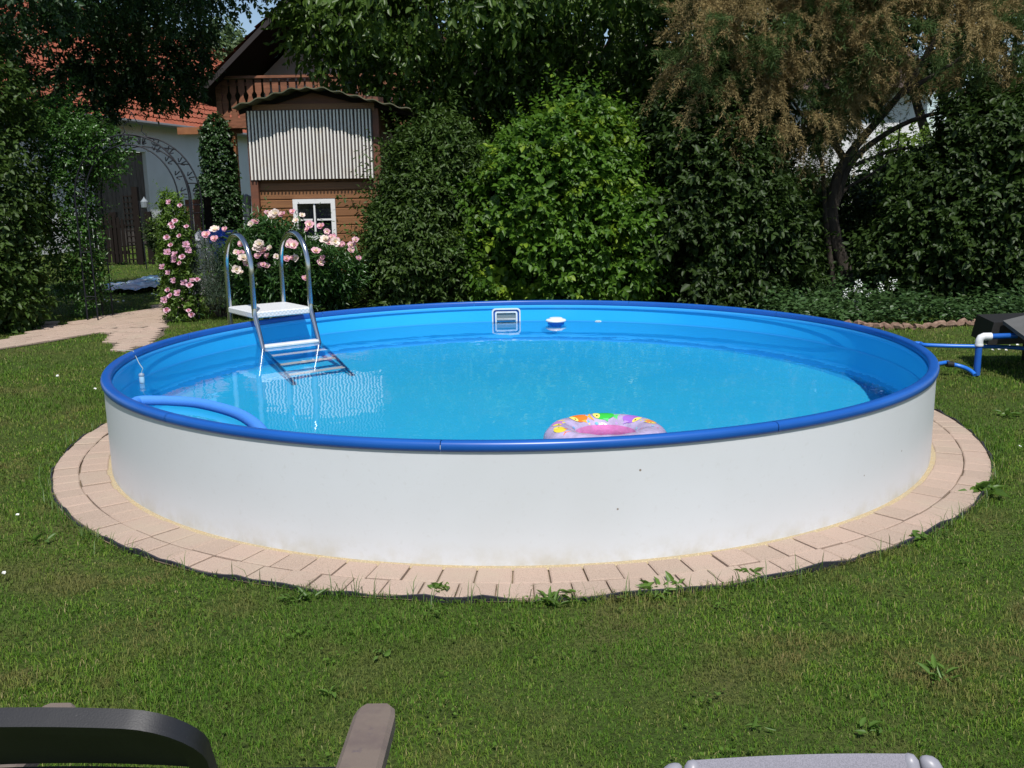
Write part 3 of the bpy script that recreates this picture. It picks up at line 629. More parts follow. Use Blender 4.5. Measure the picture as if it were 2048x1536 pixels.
b = MB(); b.add([(sx0+.03, YP-.03, zt+.07), (sx1+.1, YP-.03, zt+.07), (sx1+.1, YP-.03, zt+.15), (pp_(612, 176).x, YP-.03, pp_(612, 180).z), (sx0+.03, YP-.03, zt+.12)], [(0, 1, 2, 3, 4)]); b.build('gable_board', m_post, ph)
b = MB(); ns = 35; w0, w1 = sx0+.02, sx1-.06
for k in range(ns):
    x = w0+(k+.5)*(w1-w0)/ns; hw = .0135; xx = [(-hw, 0), (-hw*.75, -.022), (hw*.75, -.022), (hw, 0)]
    a = random.uniform(-.003, .003)
    b.add([(x+a+p[0]*1, YP-.108+p[1], zpb-.03) for p in xx]+[(x-a+p[0], YP-.108+p[1], zt-.01) for p in xx], [(0, 1, 5, 4), (1, 2, 6, 5), (2, 3, 7, 6)])
b.build('slatted_panel', mat('white_slats', (.82, .79, .73), .5, var=(5, (.70, .62, .50), .55, .8), rnd=(.78, .75, .68)), ph)
b = MB(); b.box(((w0+w1)/2, YP-.095, (zt+zpb)/2-.015), (w1-w0+.01, .02, zt-zpb+.03)); b.build('panel_backing', mat('mauve_brown_board', (.06, .045, .042), .7), ph)
fr = MB(); wcx, wcz = (wx0+wx1)/2, (wz0+wz1)/2; ww, wh = wx1-wx0, wz1-wz0; fwid = .062
for x, z_, w_, h_ in ((wx0+fwid/2, wcz, fwid, wh), (wx1-fwid/2, wcz, fwid, wh), (wcx, wz1-fwid/2, ww-2*fwid, fwid), (wcx, wz0+fwid/2, ww-2*fwid, fwid)): fr.box((x, YP-.025, z_), (w_, .055, h_))
fr.box((wcx, YP-.022, wcz), (.024, .03, wh-2*fwid)); fr.box((wcx-ww/4+.01, YP-.022, wcz), (ww/2-fwid-.022, .029, .024)); fr.box((wcx+ww/4-.01, YP-.022, wcz), (ww/2-fwid-.022, .029, .024))
wn = fr.build('window', m_white2, ph)
b = MB(); b.add([(wx0+.04, YP-.006, wz0+.04), (wx1-.04, YP-.006, wz0+.04), (wx1-.04, YP-.006, wz1-.04), (wx0+.04, YP-.006, wz1-.04)], [(0, 1, 2, 3)]); b.build('pane', m_glass, wn)
ya, yb = YP-.42, YP+2.0; EL, PK, ER = at(463, 214, ya), at(612, 168, ya), at(822, 219, ya); V = []; NX = 120
for i in range(NX+1):
    x = EL.x+(ER.x-EL.x)*i/NX; zz = EL.z+(PK.z-EL.z)*(x-EL.x)/(PK.x-EL.x) if x < PK.x else PK.z+(ER.z-PK.z)*(x-PK.x)/(ER.x-PK.x)
    zz += .013*math.sin((x-PK.x)/.225*2*PI+1.5); zz -= .05*math.exp(-((x-PK.x)/.12)**2)
    for y in (ya, ya+.02, yb): V.append((x, y, zz+.008)); 
    V += [(x, yb, zz-.006), (x, ya, zz-.006)]
b = MB(); b.add(V, [(i*5+k, i*5+(k+1) % 5, i*5+5+(k+1) % 5, i*5+5+k) for i in range(NX) for k in range(5)]); b.build('wavy_roof', mat('olive_roof', (.075, .080, .040), .7, var=(5, (.16, .14, .08), .45, .75)), ph, smooth=40)
b = MB()
for P, Q in ((EL, PK), (PK, ER)): b.beam(P+Vector((0, .34, -.045)), Q+Vector((0, .34, -.045)), .03, .06)
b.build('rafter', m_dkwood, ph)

# white house behind the hedge at the right
nb = empty('white_house', (9, 27, 0), 'white rendered house glimpsed through the gaps between hedge, walnut and tamarisk', 'house')
b = MB(); b.add([(-1.5, 25, 0), (13, 25, 0), (13, 25, 4.6), (-1.5, 25, 4.6), (-1.5, 34, 0), (13, 34, 0), (13, 34, 4.6), (-1.5, 34, 4.6)], [(0, 1, 2, 3), (1, 5, 6, 2), (4, 0, 3, 7), (5, 4, 7, 6)]); b.build('wall', mat('bright_render', (.74, .74, .75), .9, var=(1, (.66, .66, .66), .4, .7)), nb)
b = MB(); b.add([(-2.1, 24.4, 4.45), (13.6, 24.4, 4.45), (13.6, 29.5, 6.6), (-2.1, 29.5, 6.6), (-2.1, 34.6, 4.45), (13.6, 34.6, 4.45)], [(0, 1, 2, 3), (3, 2, 5, 4)]); b.build('roof', mat('brown_roof', (.09, .06, .05), .8), nb)
for x in (1.5, 5.0, 8.2):
    b = MB(); b.box((x, 24.97, 2.1), (1.1, .08, 1.3)); w_ = b.build('window', m_white2, nb); b = MB(); b.box((x, 24.92, 2.1), (.9, .02, 1.1)); b.build('pane', m_glass, w_)

# ------------------------------------------------------------------ garden objects on the left
m_iron = mat('wrought_iron', (.012, .013, .018), .6, spec=.25)
arc = empty('garden_arch', (-4.9, 6.0, 0), 'black wrought iron rose arch with scrollwork over the garden path', 'garden arch')
AX = at(279, 400, 5.95).x; AW, AH, AS = .70, .78, 1.47
def hoop(y, w, h, z0=AS): return [Vector((AX-w, y, 0)), Vector((AX-w, y, z0*.5)), Vector((AX-w, y, z0))]+[Vector((AX-w*math.cos(t), y, z0+h*math.sin(t))) for t in np.linspace(0, PI, 28)[1:-1]]+[Vector((AX+w, y, z0)), Vector((AX+w, y, z0*.5)), Vector((AX+w, y, 0))]
for y in (5.72, 6.17):
    b = MB(); b.tube(hoop(y, AW, AH), .010, 6); b.tube(hoop(y, AW-.13, AH-.12), .009, 6)
    for z in (.3, .85, 1.4):
        for s in (-1, 1): b.tube([(AX+s*AW, y, z), (AX+s*(AW-.13), y, z)], .006, 5)
    for t in np.linspace(.12, PI-.12, 11):
        for s in (1, -1):
            c = Vector((AX-(AW-.065)*math.cos(t), y, AS+(AH-.06)*math.sin(t))); tg = Vector((math.sin(t), 0, math.cos(t))); nn = Vector((-math.cos(t), 0, math.sin(t)))
            P = [c+tg*s*(.03+.030*k/12*math.cos(k*.55))+nn*(.055-.004*k)*math.sin(k*.55+.5) for k in range(12)]; b.tube(P, .0065, 4)
    b.build('hoop', m_iron, arc)
cb_ = [Vector((AX+s*AW, 5.72, z)) for s in (-1, 1) for z in (.25, .6, .95, 1.3)]+[Vector((AX-AW*math.cos(t), 5.72, AS+AH*math.sin(t))) for t in np.linspace(.25, PI-.25, 9)]
for p in cb_: b = MB(); b.tube([p, p+Vector((0, .45, 0))], .007, 5); b.build('cross_bar', m_iron, arc)
b = MB(); tp = Vector((AX, 5.95, AS+AH)); 
for s in (-1, 1): b.tube([tp+Vector((s*.16, 0, -.01)), tp+Vector((s*.10, 0, .05)), tp+Vector((s*.12, 0, .12)), tp+Vector((s*.05, 0, .17)), tp+Vector((0, 0, .28))], .006, 5)
b.build('finial', m_iron, arc)
# picket gate + lattice
gy = 16.0; gx0, gx1 = at(150, 500, gy).x, at(254, 500, gy).x
fe = empty('picket_fence', ((gx0+gx1)/2, gy, 0), 'dark brown picket fence gate standing at the far end of the lawn', 'fence')
nP = 13
for k in range(nP):
    x = gx0+(k+.5)*(gx1-gx0)/nP; h = 1.12+.06*math.sin(k*.9)
    b = MB(); b.add([(x-.032, gy-.02, .05), (x+.032, gy-.02, .05), (x+.032, gy-.02, h-.03), (x, gy-.02, h), (x-.032, gy-.02, h-.03), (x-.032, gy+.002, .05), (x+.032, gy+.002, .05), (x+.032, gy+.002, h-.03), (x, gy+.002, h), (x-.032, gy+.002, h-.03)], [(0, 1, 2, 3, 4), (9, 8, 7, 6, 5), (0, 5, 6, 1), (1, 6, 7, 2), (2, 7, 8, 3), (3, 8, 9, 4), (4, 9, 5, 0)]); b.build('picket', m_dkwood, fe)
b = MB(); 
for z in (.28, .88): b.box(((gx0+gx1)/2, gy+.03, z), (gx1-gx0+.1, .04, .08))
b.build('rail', m_dkwood, fe)
for px in (182, 254):
    b = MB(); b.box((at(px, 0, gy).x, gy+.09, .6), (.13, .11, 1.2)); b.build('post', m_dkwood, fe)
lx0, lx1 = at(257, 500, gy).x, at(281, 500, gy).x; lt = empty('trellis_panel', ((lx0+lx1)/2, gy, 0), 'narrow dark lattice trellis beside the picket fence in front of the barn door', 'trellis')
b = MB()
for x in (lx0, (lx0*2+lx1)/3, (lx0+2*lx1)/3): b.box((x, gy, .80), (.028, .03, 1.55))
for k in range(12): b.box(((lx0+lx1)/2, gy-.03, .12+k*.13), (lx1-lx0, .018, .028))
b.build('lattice', m_dkwood, lt); b = MB(); b.box((lx1, gy, .88), (.13, .12, 1.76)); b.build('post', m_dkwood, lt)
sk_ = empty('lantern_stake', tuple(at(292, 500, 14.5).xy)+(0,), 'thin black metal stake with small lantern in front of the barn door', 'garden stake')
b = MB(); q = at(290, 500, 14.5); b.tube([(q.x, 14.5, 0), (q.x-.03, 14.5, 1.45)], .012, 6); b.build('stem', m_iron, sk_)
b = MB(); q = at(289, 408, 14.5); b.lathe([(0, -.09), (.07, -.07), (.08, .05), (.02, .12), (0, .16)], q, 10); b.build('lantern', m_grey, sk_)
# crumpled sheet on the lawn
def sheet(name, poly_px, m, label, cat, amp=.05):
    P = [gnd(*p) for p in poly_px]; xs = [p.x for p in P]; ys = [p.y for p in P]; x0, x1, y0_, y1 = min(xs), max(xs), min(ys), max(ys); n1, n2 = 46, 34
    X, Y = np.meshgrid(np.linspace(x0, x1, n1), np.linspace(y0_, y1, n2)); Z = amp*(.5+.5*np.sin(X*7+2*np.sin(Y*4))*np.cos(Y*6+1.5*np.sin(X*5)))+amp*.4*np.abs(np.sin(X*17+Y*9))+.03
    pl = [(p.x, p.y) for p in P]; F = []
    for j in range(n2-1):
        for i in range(n1-1):
            if in_poly(np.array([(X[j, i]+X[j, i+1])/2]), np.array([(Y[j, i]+Y[j+1, i])/2]), pl)[0]: F.append((j*n1+i, j*n1+i+1, (j+1)*n1+i+1, (j+1)*n1+i))
    used = sorted({i for f in F for i in f}); mp = {u: k for k, u in enumerate(used)}; VV = [(X.flat[u], Y.flat[u], Z.flat[u]) for u in used]
    b = MB(); b.add(VV, [tuple(mp[i] for i in f) for f in F]); return b.build(name, m, loc=((x0+x1)/2, (y0_+y1)/2, 0), smooth=40, tags=dict(label=label, category=cat))
sheet('paddling_pool', [(198, 582), (215, 576), (255, 572), (290, 560), (345, 555), (350, 572), (320, 580), (270, 588), (215, 588)], mat('pale_blue_vinyl', (.22, .50, .72), .25, var=(3.5, (.74, .80, .82), .42, .55), fine=(6, (.10, .35, .20), .62, .72)), 'deflated pale blue plastic paddling pool lying crumpled on the lawn', 'paddling pool')
# white garden chair cover & blue cushion
q = at(401, 500, 8.5); wb = MB(); 
for k in range(7): pass
V = []; n1, n2 = 20, 14; cx, cyy = q.x, 8.5
for i in range(n2):
    t = i/(n2-1); 
    for k in range(n1):
        a = 2*PI*k/n1; r = .24*math.sqrt(max(0, 1-t**2.6))*(1+.07*math.sin(5*a+4*t)+.04*math.sin(9*a)); V.append((cx+r*math.cos(a)*.9, cyy+r*math.sin(a), .03+.97*t+.02*math.sin(3*a)))
wb.add(V, [(i*n1+k, i*n1+(k+1) % n1, (i+1)*n1+(k+1) % n1, (i+1)*n1+k) for i in range(n2-1) for k in range(n1)]); wb.build('garden_sack', mat('white_cloth', (.68, .68, .72), .8, bump=(14, .6, .03)), loc=(cx, cyy, 0), smooth=70, tags=dict(label='white cloth sack standing on the lawn behind the pink climbing flowers', category='sack'))
q = at(440, 500, 9.2); b = MB(); V = []
for i in range(12):
    t = i/11
    for k in range(9):
        s = k/8-.5; V.append((q.x+(t-.5)*.60, 9.2+s*.5, .80+.20*math.sin(PI*(.15+.7*t))**.6-.28*(2*s)**4*.4+.015*math.sin(t*14+s*6)))
b.add(V, [(i*9+k, i*9+k+1, i*9+10+k, i*9+9+k) for i in range(11) for k in range(8)]); n0 = len(V)
cvv = empty('covered_grill', (q.x, 9.2, 0), 'bright blue rounded cover seen behind the peonies beside the ivy', 'cover')
b.build('cover_top', mat('blue_tarp', (.02, .09, .60), .5, bump=(10, .5, .02)), cvv, smooth=60)
b = MB(); b.box((q.x, 9.2, .44), (.56, .44, .84), ch=.06); b.build('cover_side', mat('blue_tarp_side', (.02, .08, .52), .55, bump=(8, .5, .03)), cvv)
q = at(388, 480, 10.5); gp = empty('board_gate', (q.x, 10.5, 0), 'short brown board gate between the arch and the ivy covered post', 'gate')
b = MB(); [b.box((q.x-.04+.13*k, 10.5, .73), (.115, .03, 1.46)) for k in range(2)]; b.build('boards', m_post, gp); b = MB(); b.box((q.x+.28, 10.5, .75), (.10, .10, 1.5)); b.build('post', m_dkwood, gp)
q = at(493, 400, 9.5); um = empty('folded_parasol', (q.x, 9.5, 0), 'folded grey parasol leaning upright beside the corner post of the playhouse', 'parasol')
b = MB(); b.lathe([(.015, .9), (.03, .95), (.055, 1.1), (.07, 1.3), (.075, 1.50), (.02, 1.53), (0, 1.54)], (q.x, 9.5, 0), 10); b.build('canopy', mat('grey_canvas', (.28, .29, .31), .8), um); b = MB(); b.tube([(q.x, 9.5, 0), (q.x, 9.5, 1.0)], .018, 8); b.build('pole', m_grey, um)
# bed edging at the right
b = MB(); P = []
for k in range(60):
    px = 1690+k*7; p = gnd(px, 653-4*math.sin(px*.02)+rng.uniform(-.8, .8)); P.append(Vector((p.x, p.y, .015+.012*math.sin(k*1.9)+.008*rng.normal())))
b.tube(P, [.036+.008*math.sin(k*2.3)+.005*rng.normal() for k in range(60)], 7); b.build('bed_edging', mat('border_log', (.17, .10, .07), .9, var=(20, (.26, .17, .12), .4, .6), bump=(60, .6, .01)), loc=tuple(P[30]), tags=dict(label='low reddish brown edging along the front of the ground cover bed at the right', category='edging'))
# ------------------------------------------------------------------ vegetation
def leafmat(name, c1, c2, trans=.28, rough=.42, alt=None, altp=.9, spec=.45, tcol=None):
    m = bpy.data.materials.new(name); m.use_nodes = True; g = NT(m); b = g.n['Principled BSDF']; ge = g.new('ShaderNodeNewGeometry')
    c = mixc(g, ge.outputs['Random Per Island'], c1, c2)
    v = coords(g); c = mixc(g, ramp(g, noise(g, v, 1.6, 3), [(.38, (0, 0, 0)), (.68, (.6, .6, .6))]), c, tuple(x*1.5 for x in c2))
    if alt:
        f = ramp(g, noise(g, v, 2.1, 2), [(altp-.04, (0, 0, 0)), (altp+.04, (1, 1, 1))]); c = mixc(g, f, c, alt)
    g.link(c, b.inputs['Base Color']); b.inputs['Roughness'].default_value = rough; b.inputs['Specular IOR Level'].default_value = spec
    t = g.new('ShaderNodeBsdfTranslucent'); tc = mixc(g, .55, c, tcol or tuple(x*2.2 for x in c2)); g.link(tc, t.inputs[0])
    mx = g.new('ShaderNodeMixShader'); mx.inputs[0].default_value = trans; g.link(b.outputs[0], mx.inputs[1]); g.link(t.outputs[0], mx.inputs[2]); g.link(mx.outputs[0], g.n['Material Output'].inputs[0]); return m
def leaves(pos, axis, nrm, l, w, fold=.18, bend=.16):
    """6 verts, 2 quads each; l, w arrays"""
    a = unit(axis); n = nrm-a*(nrm*a).sum(1, keepdims=True); n = unit(n); s = np.cross(a, n); l = l[:, None]; w = w[:, None]
    b_ = pos; T = pos+a*l-n*bend*l; R1 = pos+a*l*.30+s*w*.5+n*fold*w-n*bend*l*.05; R2 = pos+a*l*.66+s*w*.40+n*fold*w*.9-n*bend*l*.35; L1 = pos+a*l*.30-s*w*.5+n*fold*w-n*bend*l*.05; L2 = pos+a*l*.66-s*w*.40+n*fold*w*.9-n*bend*l*.35
    V = np.stack([b_, R1, R2, T, L2, L1], 1).reshape(-1, 3); N = len(pos); o = (np.arange(N)*6)[:, None]
    I = (o+np.array([[0, 1, 2, 3, 0, 3, 4, 5]])).ravel(); return V, I
def merge(parts):
    Vs = []; Is = []; n = 0
    for V, I in parts: Vs.append(V); Is.append(I+n); n += len(V)
    return np.concatenate(Vs), np.concatenate(Is)
def lump(d, seed): # low frequency displacement for unit dirs
    r = np.random.default_rng(seed); o = np.zeros(len(d))
    for k in range(7): q = r.normal(size=3)*(1.5+k*.8); o += np.sin(d@q+r.uniform(0, 6.28))/(1.3+k*.5)
    return o
def sprigs(c, d, k, L, l, wr, droop, r, spread=1.0, jit=.25, upn=.8):
    """c,d: (N,3) sprig base and direction; k leaves along each of length L"""
    N = len(c); d = unit(d); ref = np.where(np.abs(d[:, 2:3]) < .9, np.array([[0, 0, 1.]]), np.array([[1., 0, 0]])); x = unit(np.cross(d, ref)); y = np.cross(d, x)
    out = []; ph = r.uniform(0, 6.28, N); Ls = L*r.uniform(.6, 1.3, N); sc_ = r.uniform(.62, 1.28, N)
    for j in range(k):
        t = (j+.6)/k; a = ph+j*2.4; p = c+d*(Ls*t)[:, None]+np.array([[0, 0, -1.]])*(droop*.35*Ls*t*t)[:, None]
        side = x*np.cos(a)[:, None]+y*np.sin(a)[:, None]; ax = side*spread+d*(.45+.6*t)+np.array([[0, 0, -droop]])+r.normal(0, jit, (N, 3))
        nr = np.array([[0, 0, 1.]])*upn+d*.6+r.normal(0, .45, (N, 3)); ll = l*sc_*r.uniform(.65, 1.2, N)*(1-.35*t*(k > 3)); out.append(leaves(p, ax, nr, ll, ll*wr*r.uniform(.85, 1.15, N)))
    return merge(out)
def shell(blobs, n, r, seed, depth=(.0, .3), front=.65, amp=.14, noin=True):
    """n points on lumpy ellipsoids. blobs: (cx,cy,cz,rx,ry,rz)"""
    B = np.array(blobs, float); A = (B[:, 3]*B[:, 5]+B[:, 3]*B[:, 4]+B[:, 4]*B[:, 5])**1.0; P = []; D = []; tot = 0
    while tot < n:
        i = r.choice(len(B), size=n*2, p=A/A.sum()); d = unit(r.normal(size=(n*2, 3))); keep = (d[:, 1] < .25) | (r.random(n*2) > front); i = i[keep]; d = d[keep]
        lp = 1+amp*lump(d*1.0+B[i, :3]*.7, seed); dep = depth[0]+(depth[1]-depth[0])*r.random(len(d))**1.6; p = B[i, :3]+d*B[i, 3:]*(lp*(1-dep))[:, None]
        nr = unit(d/B[i, 3:]); ok = p[:, 2] > .03
        if noin:
            for q in B:
                e = (((p-q[:3])/q[3:])**2).sum(1); ok &= e > (.50)
        p = p[ok]; nr = nr[ok]; P.append(p); D.append(nr); tot += len(p)
    return np.concatenate(P)[:n], np.concatenate(D)[:n]
m_bark = mat('bark', (.055, .042, .03), .9, var=(6, (.09, .07, .05), .4, .7), stretch=(3, 3, .8), bump=(30, .8, .01))
def branches(base, tips, r0_, parent, name='trunk', nmid=3, seed=1, wob=.08, m=None):
    r = np.random.default_rng(seed); b = MB()
    for t in tips:
        base_ = Vector(base); t = Vector(t); P = [base_+(t-base_)*(k/(nmid+1))+Vector(tuple(r.normal(0, wob, 3)*(0 < k < nmid+1)))+Vector((0, 0, .0)) for k in range(nmid+2)]; P = spline(P, 4)
        b.tube(P, [r0_*(1-.85*i/(len(P)-1)) for i in range(len(P))], 7)
    return b.build(name, m or m_bark, parent, smooth=80)
def gaps(P, D, seed, th=-.55, f=2.6):
    r = np.random.default_rng(seed+900); v = np.zeros(len(P))
    for k in range(5): q = unit(r.normal(size=(1, 3)))[0]*f*(1+.5*k); v += np.sin(P@q+r.uniform(0, 6.28))/(1+.3*k)
    m = v > th*2; return P[m], D[m]
def shrub(name, blobs, n, k, L, l, wr, droop, m, seed, label, cat='shrub', group=None, core=.25, up=.25, depth=(0, .3), amp=.14, trunk=True, front=.65, base=None, jit=.25, upn=.8, shoots=.035):
    r = np.random.default_rng(seed); bx = np.mean([q[0] for q in blobs]); by = np.mean([q[1] for q in blobs]); base = base or (bx, by, 0)
    o = empty(name, base, label, cat, group)
    P, D = gaps(*shell(blobs, int(n*1.12), r, seed, depth, front, amp), seed); d = D*.8+np.array([[0, 0, up]])+r.normal(0, .35, D.shape); parts = [sprigs(P, d, k, L, l, wr, droop, r, jit=jit, upn=upn)]
    if shoots: P3, D3 = shell(blobs, int(n*shoots), r, seed, (-.03, .06), front, amp); parts.append(sprigs(P3, D3*.6+np.array([[0, 0, .55]])+r.normal(0, .35, D3.shape), 12, L*2.6, l*.85, wr, droop*.7, r, jit=jit, upn=upn))
    if core: nc = int(n*core); P2, D2 = shell(blobs, nc, r, seed+5, (.32, .6), .5, amp, noin=False); parts.append(sprigs(P2, D2+r.normal(0, .5, D2.shape), max(3, k-1), L*1.1, l*1.3, wr*1.1, droop, r))
    V, I = merge(parts); V[:, 2] = np.maximum(V[:, 2], .005); npmesh('foliage', V, I, 4, m, o)
    if trunk: branches(base, [(q[0]+r.uniform(-.2, .2)*q[3], q[1], q[2]+q[5]*.5) for q in blobs for _ in range(3)], .03, o, 'stems', seed=seed)
    return o
def B(px, py, Y, wpx, hpx, dy):
    """blob from pixel centre and pixel half sizes at depth Y"""
    c = at(px, py, Y); s = (c-CAM).length/FPX; return (c.x, c.y, c.z, wpx*s, dy, hpx*s)
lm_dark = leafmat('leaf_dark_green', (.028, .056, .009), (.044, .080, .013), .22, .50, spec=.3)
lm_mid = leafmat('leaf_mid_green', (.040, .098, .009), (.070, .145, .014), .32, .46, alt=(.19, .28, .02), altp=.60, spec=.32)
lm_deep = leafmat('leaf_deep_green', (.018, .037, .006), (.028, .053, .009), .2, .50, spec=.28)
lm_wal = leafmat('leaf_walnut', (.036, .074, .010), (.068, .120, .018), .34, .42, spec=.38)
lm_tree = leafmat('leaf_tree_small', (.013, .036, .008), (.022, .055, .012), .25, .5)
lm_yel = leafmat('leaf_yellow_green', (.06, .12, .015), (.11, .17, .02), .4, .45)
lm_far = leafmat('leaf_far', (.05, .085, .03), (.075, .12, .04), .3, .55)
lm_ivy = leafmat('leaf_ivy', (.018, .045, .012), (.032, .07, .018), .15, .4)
# hedge row behind the pool
shrub('leafy_shrub', [B(835, 450, 6.7, 80, 180, .75), B(795, 500, 6.4, 52, 125, .5), B(900, 350, 6.8, 48, 100, .6), B(900, 520, 6.5, 60, 90, .5)], 3300, 8, .21, .112, .40, .42, lm_dark, 11, 'dark narrow leaved shrub with arching twigs between playhouse and bright shrub', amp=.17, shoots=.09)
shrub('lilac_shrub', [B(1110, 430, 6.6, 165, 215, .9), B(1010, 470, 6.4, 80, 150, .7), B(1150, 320, 6.7, 120, 110, .8), B(1210, 480, 6.4, 85, 135, .7)], 4300, 6, .19, .118, .62, .50, lm_mid, 12, 'brightest green broad leaved shrub with yellow green shoots at the hedge centre', amp=.15, shoots=.06)
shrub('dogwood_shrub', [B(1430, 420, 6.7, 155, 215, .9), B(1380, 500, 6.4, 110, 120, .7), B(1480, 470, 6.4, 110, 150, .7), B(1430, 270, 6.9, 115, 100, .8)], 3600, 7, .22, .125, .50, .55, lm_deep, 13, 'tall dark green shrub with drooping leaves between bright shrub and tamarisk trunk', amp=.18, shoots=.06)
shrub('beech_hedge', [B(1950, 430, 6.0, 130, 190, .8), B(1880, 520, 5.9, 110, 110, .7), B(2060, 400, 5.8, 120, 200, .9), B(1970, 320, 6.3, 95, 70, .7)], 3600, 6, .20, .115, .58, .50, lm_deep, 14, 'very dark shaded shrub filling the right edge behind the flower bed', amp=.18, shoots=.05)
shrub('evergreen_shrub', [B(1730, 470, 8.4, 120, 140, .8), B(1800, 430, 8.8, 100, 110, .7), B(1640, 520, 8.9, 70, 90, .6)], 2300, 6, .18, .11, .5, .45, lm_deep, 15, 'low dark shrub standing directly behind the tamarisk trunk')
shrub('young_shrub', [B(1612, 450, 7.9, 34, 85, .35)], 900, 6, .14, .075, .6, .35, lm_mid, 16, 'small bright green young shrub in the gap left of the tamarisk trunk')
shrub('golden_shrub', [B(1800, 315, 11, 40, 62, .6)], 900, 5, .14, .08, .6, .3, lm_yel, 17, 'yellow green sunlit shrub glimpsed behind the tamarisk branches', core=.1)
# deep background hedge (dark mass behind)
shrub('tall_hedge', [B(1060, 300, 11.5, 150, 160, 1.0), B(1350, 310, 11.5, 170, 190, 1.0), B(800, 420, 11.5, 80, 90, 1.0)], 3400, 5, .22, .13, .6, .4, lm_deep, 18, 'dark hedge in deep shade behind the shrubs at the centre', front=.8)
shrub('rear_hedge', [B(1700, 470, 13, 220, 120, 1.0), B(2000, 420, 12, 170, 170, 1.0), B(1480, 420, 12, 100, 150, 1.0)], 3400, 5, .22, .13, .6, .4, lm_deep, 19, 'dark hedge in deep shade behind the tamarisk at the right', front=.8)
bgl = leafmat('leaf_background', (.018, .045, .010), (.032, .068, .014), .25, .45)
def bgtree(name, blobs, n, seed, label, base):
    r = np.random.default_rng(seed); o = empty(name, base, label, 'tree', 'tall trees behind the garden'); P, D = shell(blobs, n, r, seed, (0, .5), .8, .2); V, I = sprigs(P, D*.7+r.normal(0, .4, D.shape)+np.array([[0, 0, -.15]]), 6, .40, .24, .5, .6, r); npmesh('crown', V, I, 4, bgl, o); branches(base, [(q[0], q[1], q[2]) for q in blobs], .16, o, 'trunk', 3, seed, .2); return o
bgtree('lime_tree', [B(1560, 120, 15, 150, 140, 1.8), B(1450, 20, 15, 140, 150, 1.8), B(1640, -60, 15, 160, 130, 1.8)], 2300, 201, 'dark tree crown behind the left half of the tamarisk', at(1560, 300, 15).to_2d().to_tuple()+(0,))
bgtree('lime_tree', [B(1850, 40, 16, 150, 95, 1.8), B(1990, 70, 15.5, 130, 90, 1.6), B(1760, -40, 16, 150, 120, 1.8), B(2050, -20, 16, 140, 140, 1.8)], 2600, 202, 'dark tree crown behind the right half of the tamarisk', at(1950, 300, 16).to_2d().to_tuple()+(0,))
bgtree('maple_tree', [B(1150, 60, 17, 200, 150, 2), B(900, 40, 17, 180, 130, 2), B(1320, 100, 17, 150, 150, 2)], 2600, 203, 'tall dark tree behind the walnut crown at the centre', at(1100, 300, 17).to_2d().to_tuple()+(0,))
# left shrubs
shrub('hazel_shrub', [B(0, 430, 5.2, 68, 165, .7), B(-60, 330, 5.4, 110, 180, .9), B(25, 575, 5.0, 40, 65, .4), B(-40, 560, 4.9, 80, 100, .6)], 2500, 6, .18, .105, .55, .45, lm_dark, 21, 'large dark leafy shrub at the left edge beside the path')
shrub('climbing_rose', [B(158, 430, 6.05, 22, 190, .22), B(130, 430, 6.1, 30, 130, .25), B(200, 300, 6.0, 38, 45, .25), B(130, 290, 6.1, 45, 60, .3), B(245, 290, 5.9, 26, 18, .15)], 1900, 6, .15, .060, .55, .35, leafmat('leaf_rose', (.03, .075, .014), (.05, .12, .02), .3, .3), 22, 'climbing rose without flowers covering the left side of the iron arch', 'climbing plant', core=.1, amp=.3, trunk=False, shoots=.08)
shrub('ivy_column', [B(437, 330, 13.5, 26, 90, .3), B(437, 420, 13.4, 38, 70, .4), B(438, 500, 13.3, 42, 60, .4)], 2600, 5, .10, .085, .85, .6, lm_ivy, 23, 'tall ivy covered post beside the house wall, narrowing towards the balcony', 'ivy', core=.3, amp=.06, shoots=0)
shrub('round_bush', [B(322, 470, 12.5, 22, 34, .3)], 700, 5, .10, .05, .6, .2, lm_deep, 24, 'small dark clipped round bush by the barn door', core=.4)
shrub('lavender_bush', [B(425, 550, 6.0, 38, 55, .35), B(450, 575, 5.8, 34, 42, .3)], 1700, 6, .16, .045, .10, -.6, leafmat('leaf_grey_green', (.045, .075, .045), (.07, .105, .065), .2, .6), 25, 'grey green fine leaved bush between climbing flowers and ladder', up=1.0, core=.3, amp=.05)

# walnut
wal_px = [(650, 40, 8.8, 60, 60, .7), (710, 50, 9.0, 100, 120, 1.0), (790, 120, 9.0, 100, 85, .9), (900, 60, 9.4, 170, 160, 1.1), (1040, 70, 9.4, 150, 120, 1.1), (930, 180, 9.6, 90, 60, .8), (1200, 60, 9.2, 160, 130, 1.1), (1330, 80, 9.4, 130, 130, 1.1), (1260, 170, 9.8, 120, 60, .9), (740, -150, 9.5, 190, 130, 1.4), (1000, -180, 9.6, 260, 170, 1.5), (1300, -160, 9.6, 220, 150, 1.4), (600, 5, 8.8, 36, 36, .4), (690, 150, 8.9, 50, 35, .5), (850, 10, 8.0, 200, 60, .9), (1150, -40, 8.0, 200, 60, .9)]
wb_ = [B(*p) for p in wal_px]; r_ = np.random.default_rng(31); tb = at(1160, 300, 11.3)
wal = empty('walnut_tree', (tb.x, 11.3, 0), 'large walnut tree with hanging glossy leaves spreading over playhouse and hedge', 'tree')
P, D = gaps(*shell(wb_, 6200, r_, 31, (0, .4), .6, .22), 31, -.42, 2.0); parts = [sprigs(P, D*.8+np.array([[0, 0, -.15]])+r_.normal(0, .5, D.shape), 7, .36, .165, .45, .62, r_, spread=.8, jit=.42, upn=.5)]
P2, D2 = shell(wb_, 1800, r_, 36, (.35, .7), .5, .16, noin=False); parts.append(sprigs(P2, D2, 5, .35, .17, .45, .8, r_))
V, I = merge(parts); npmesh('crown', V, I, 4, lm_wal, wal)
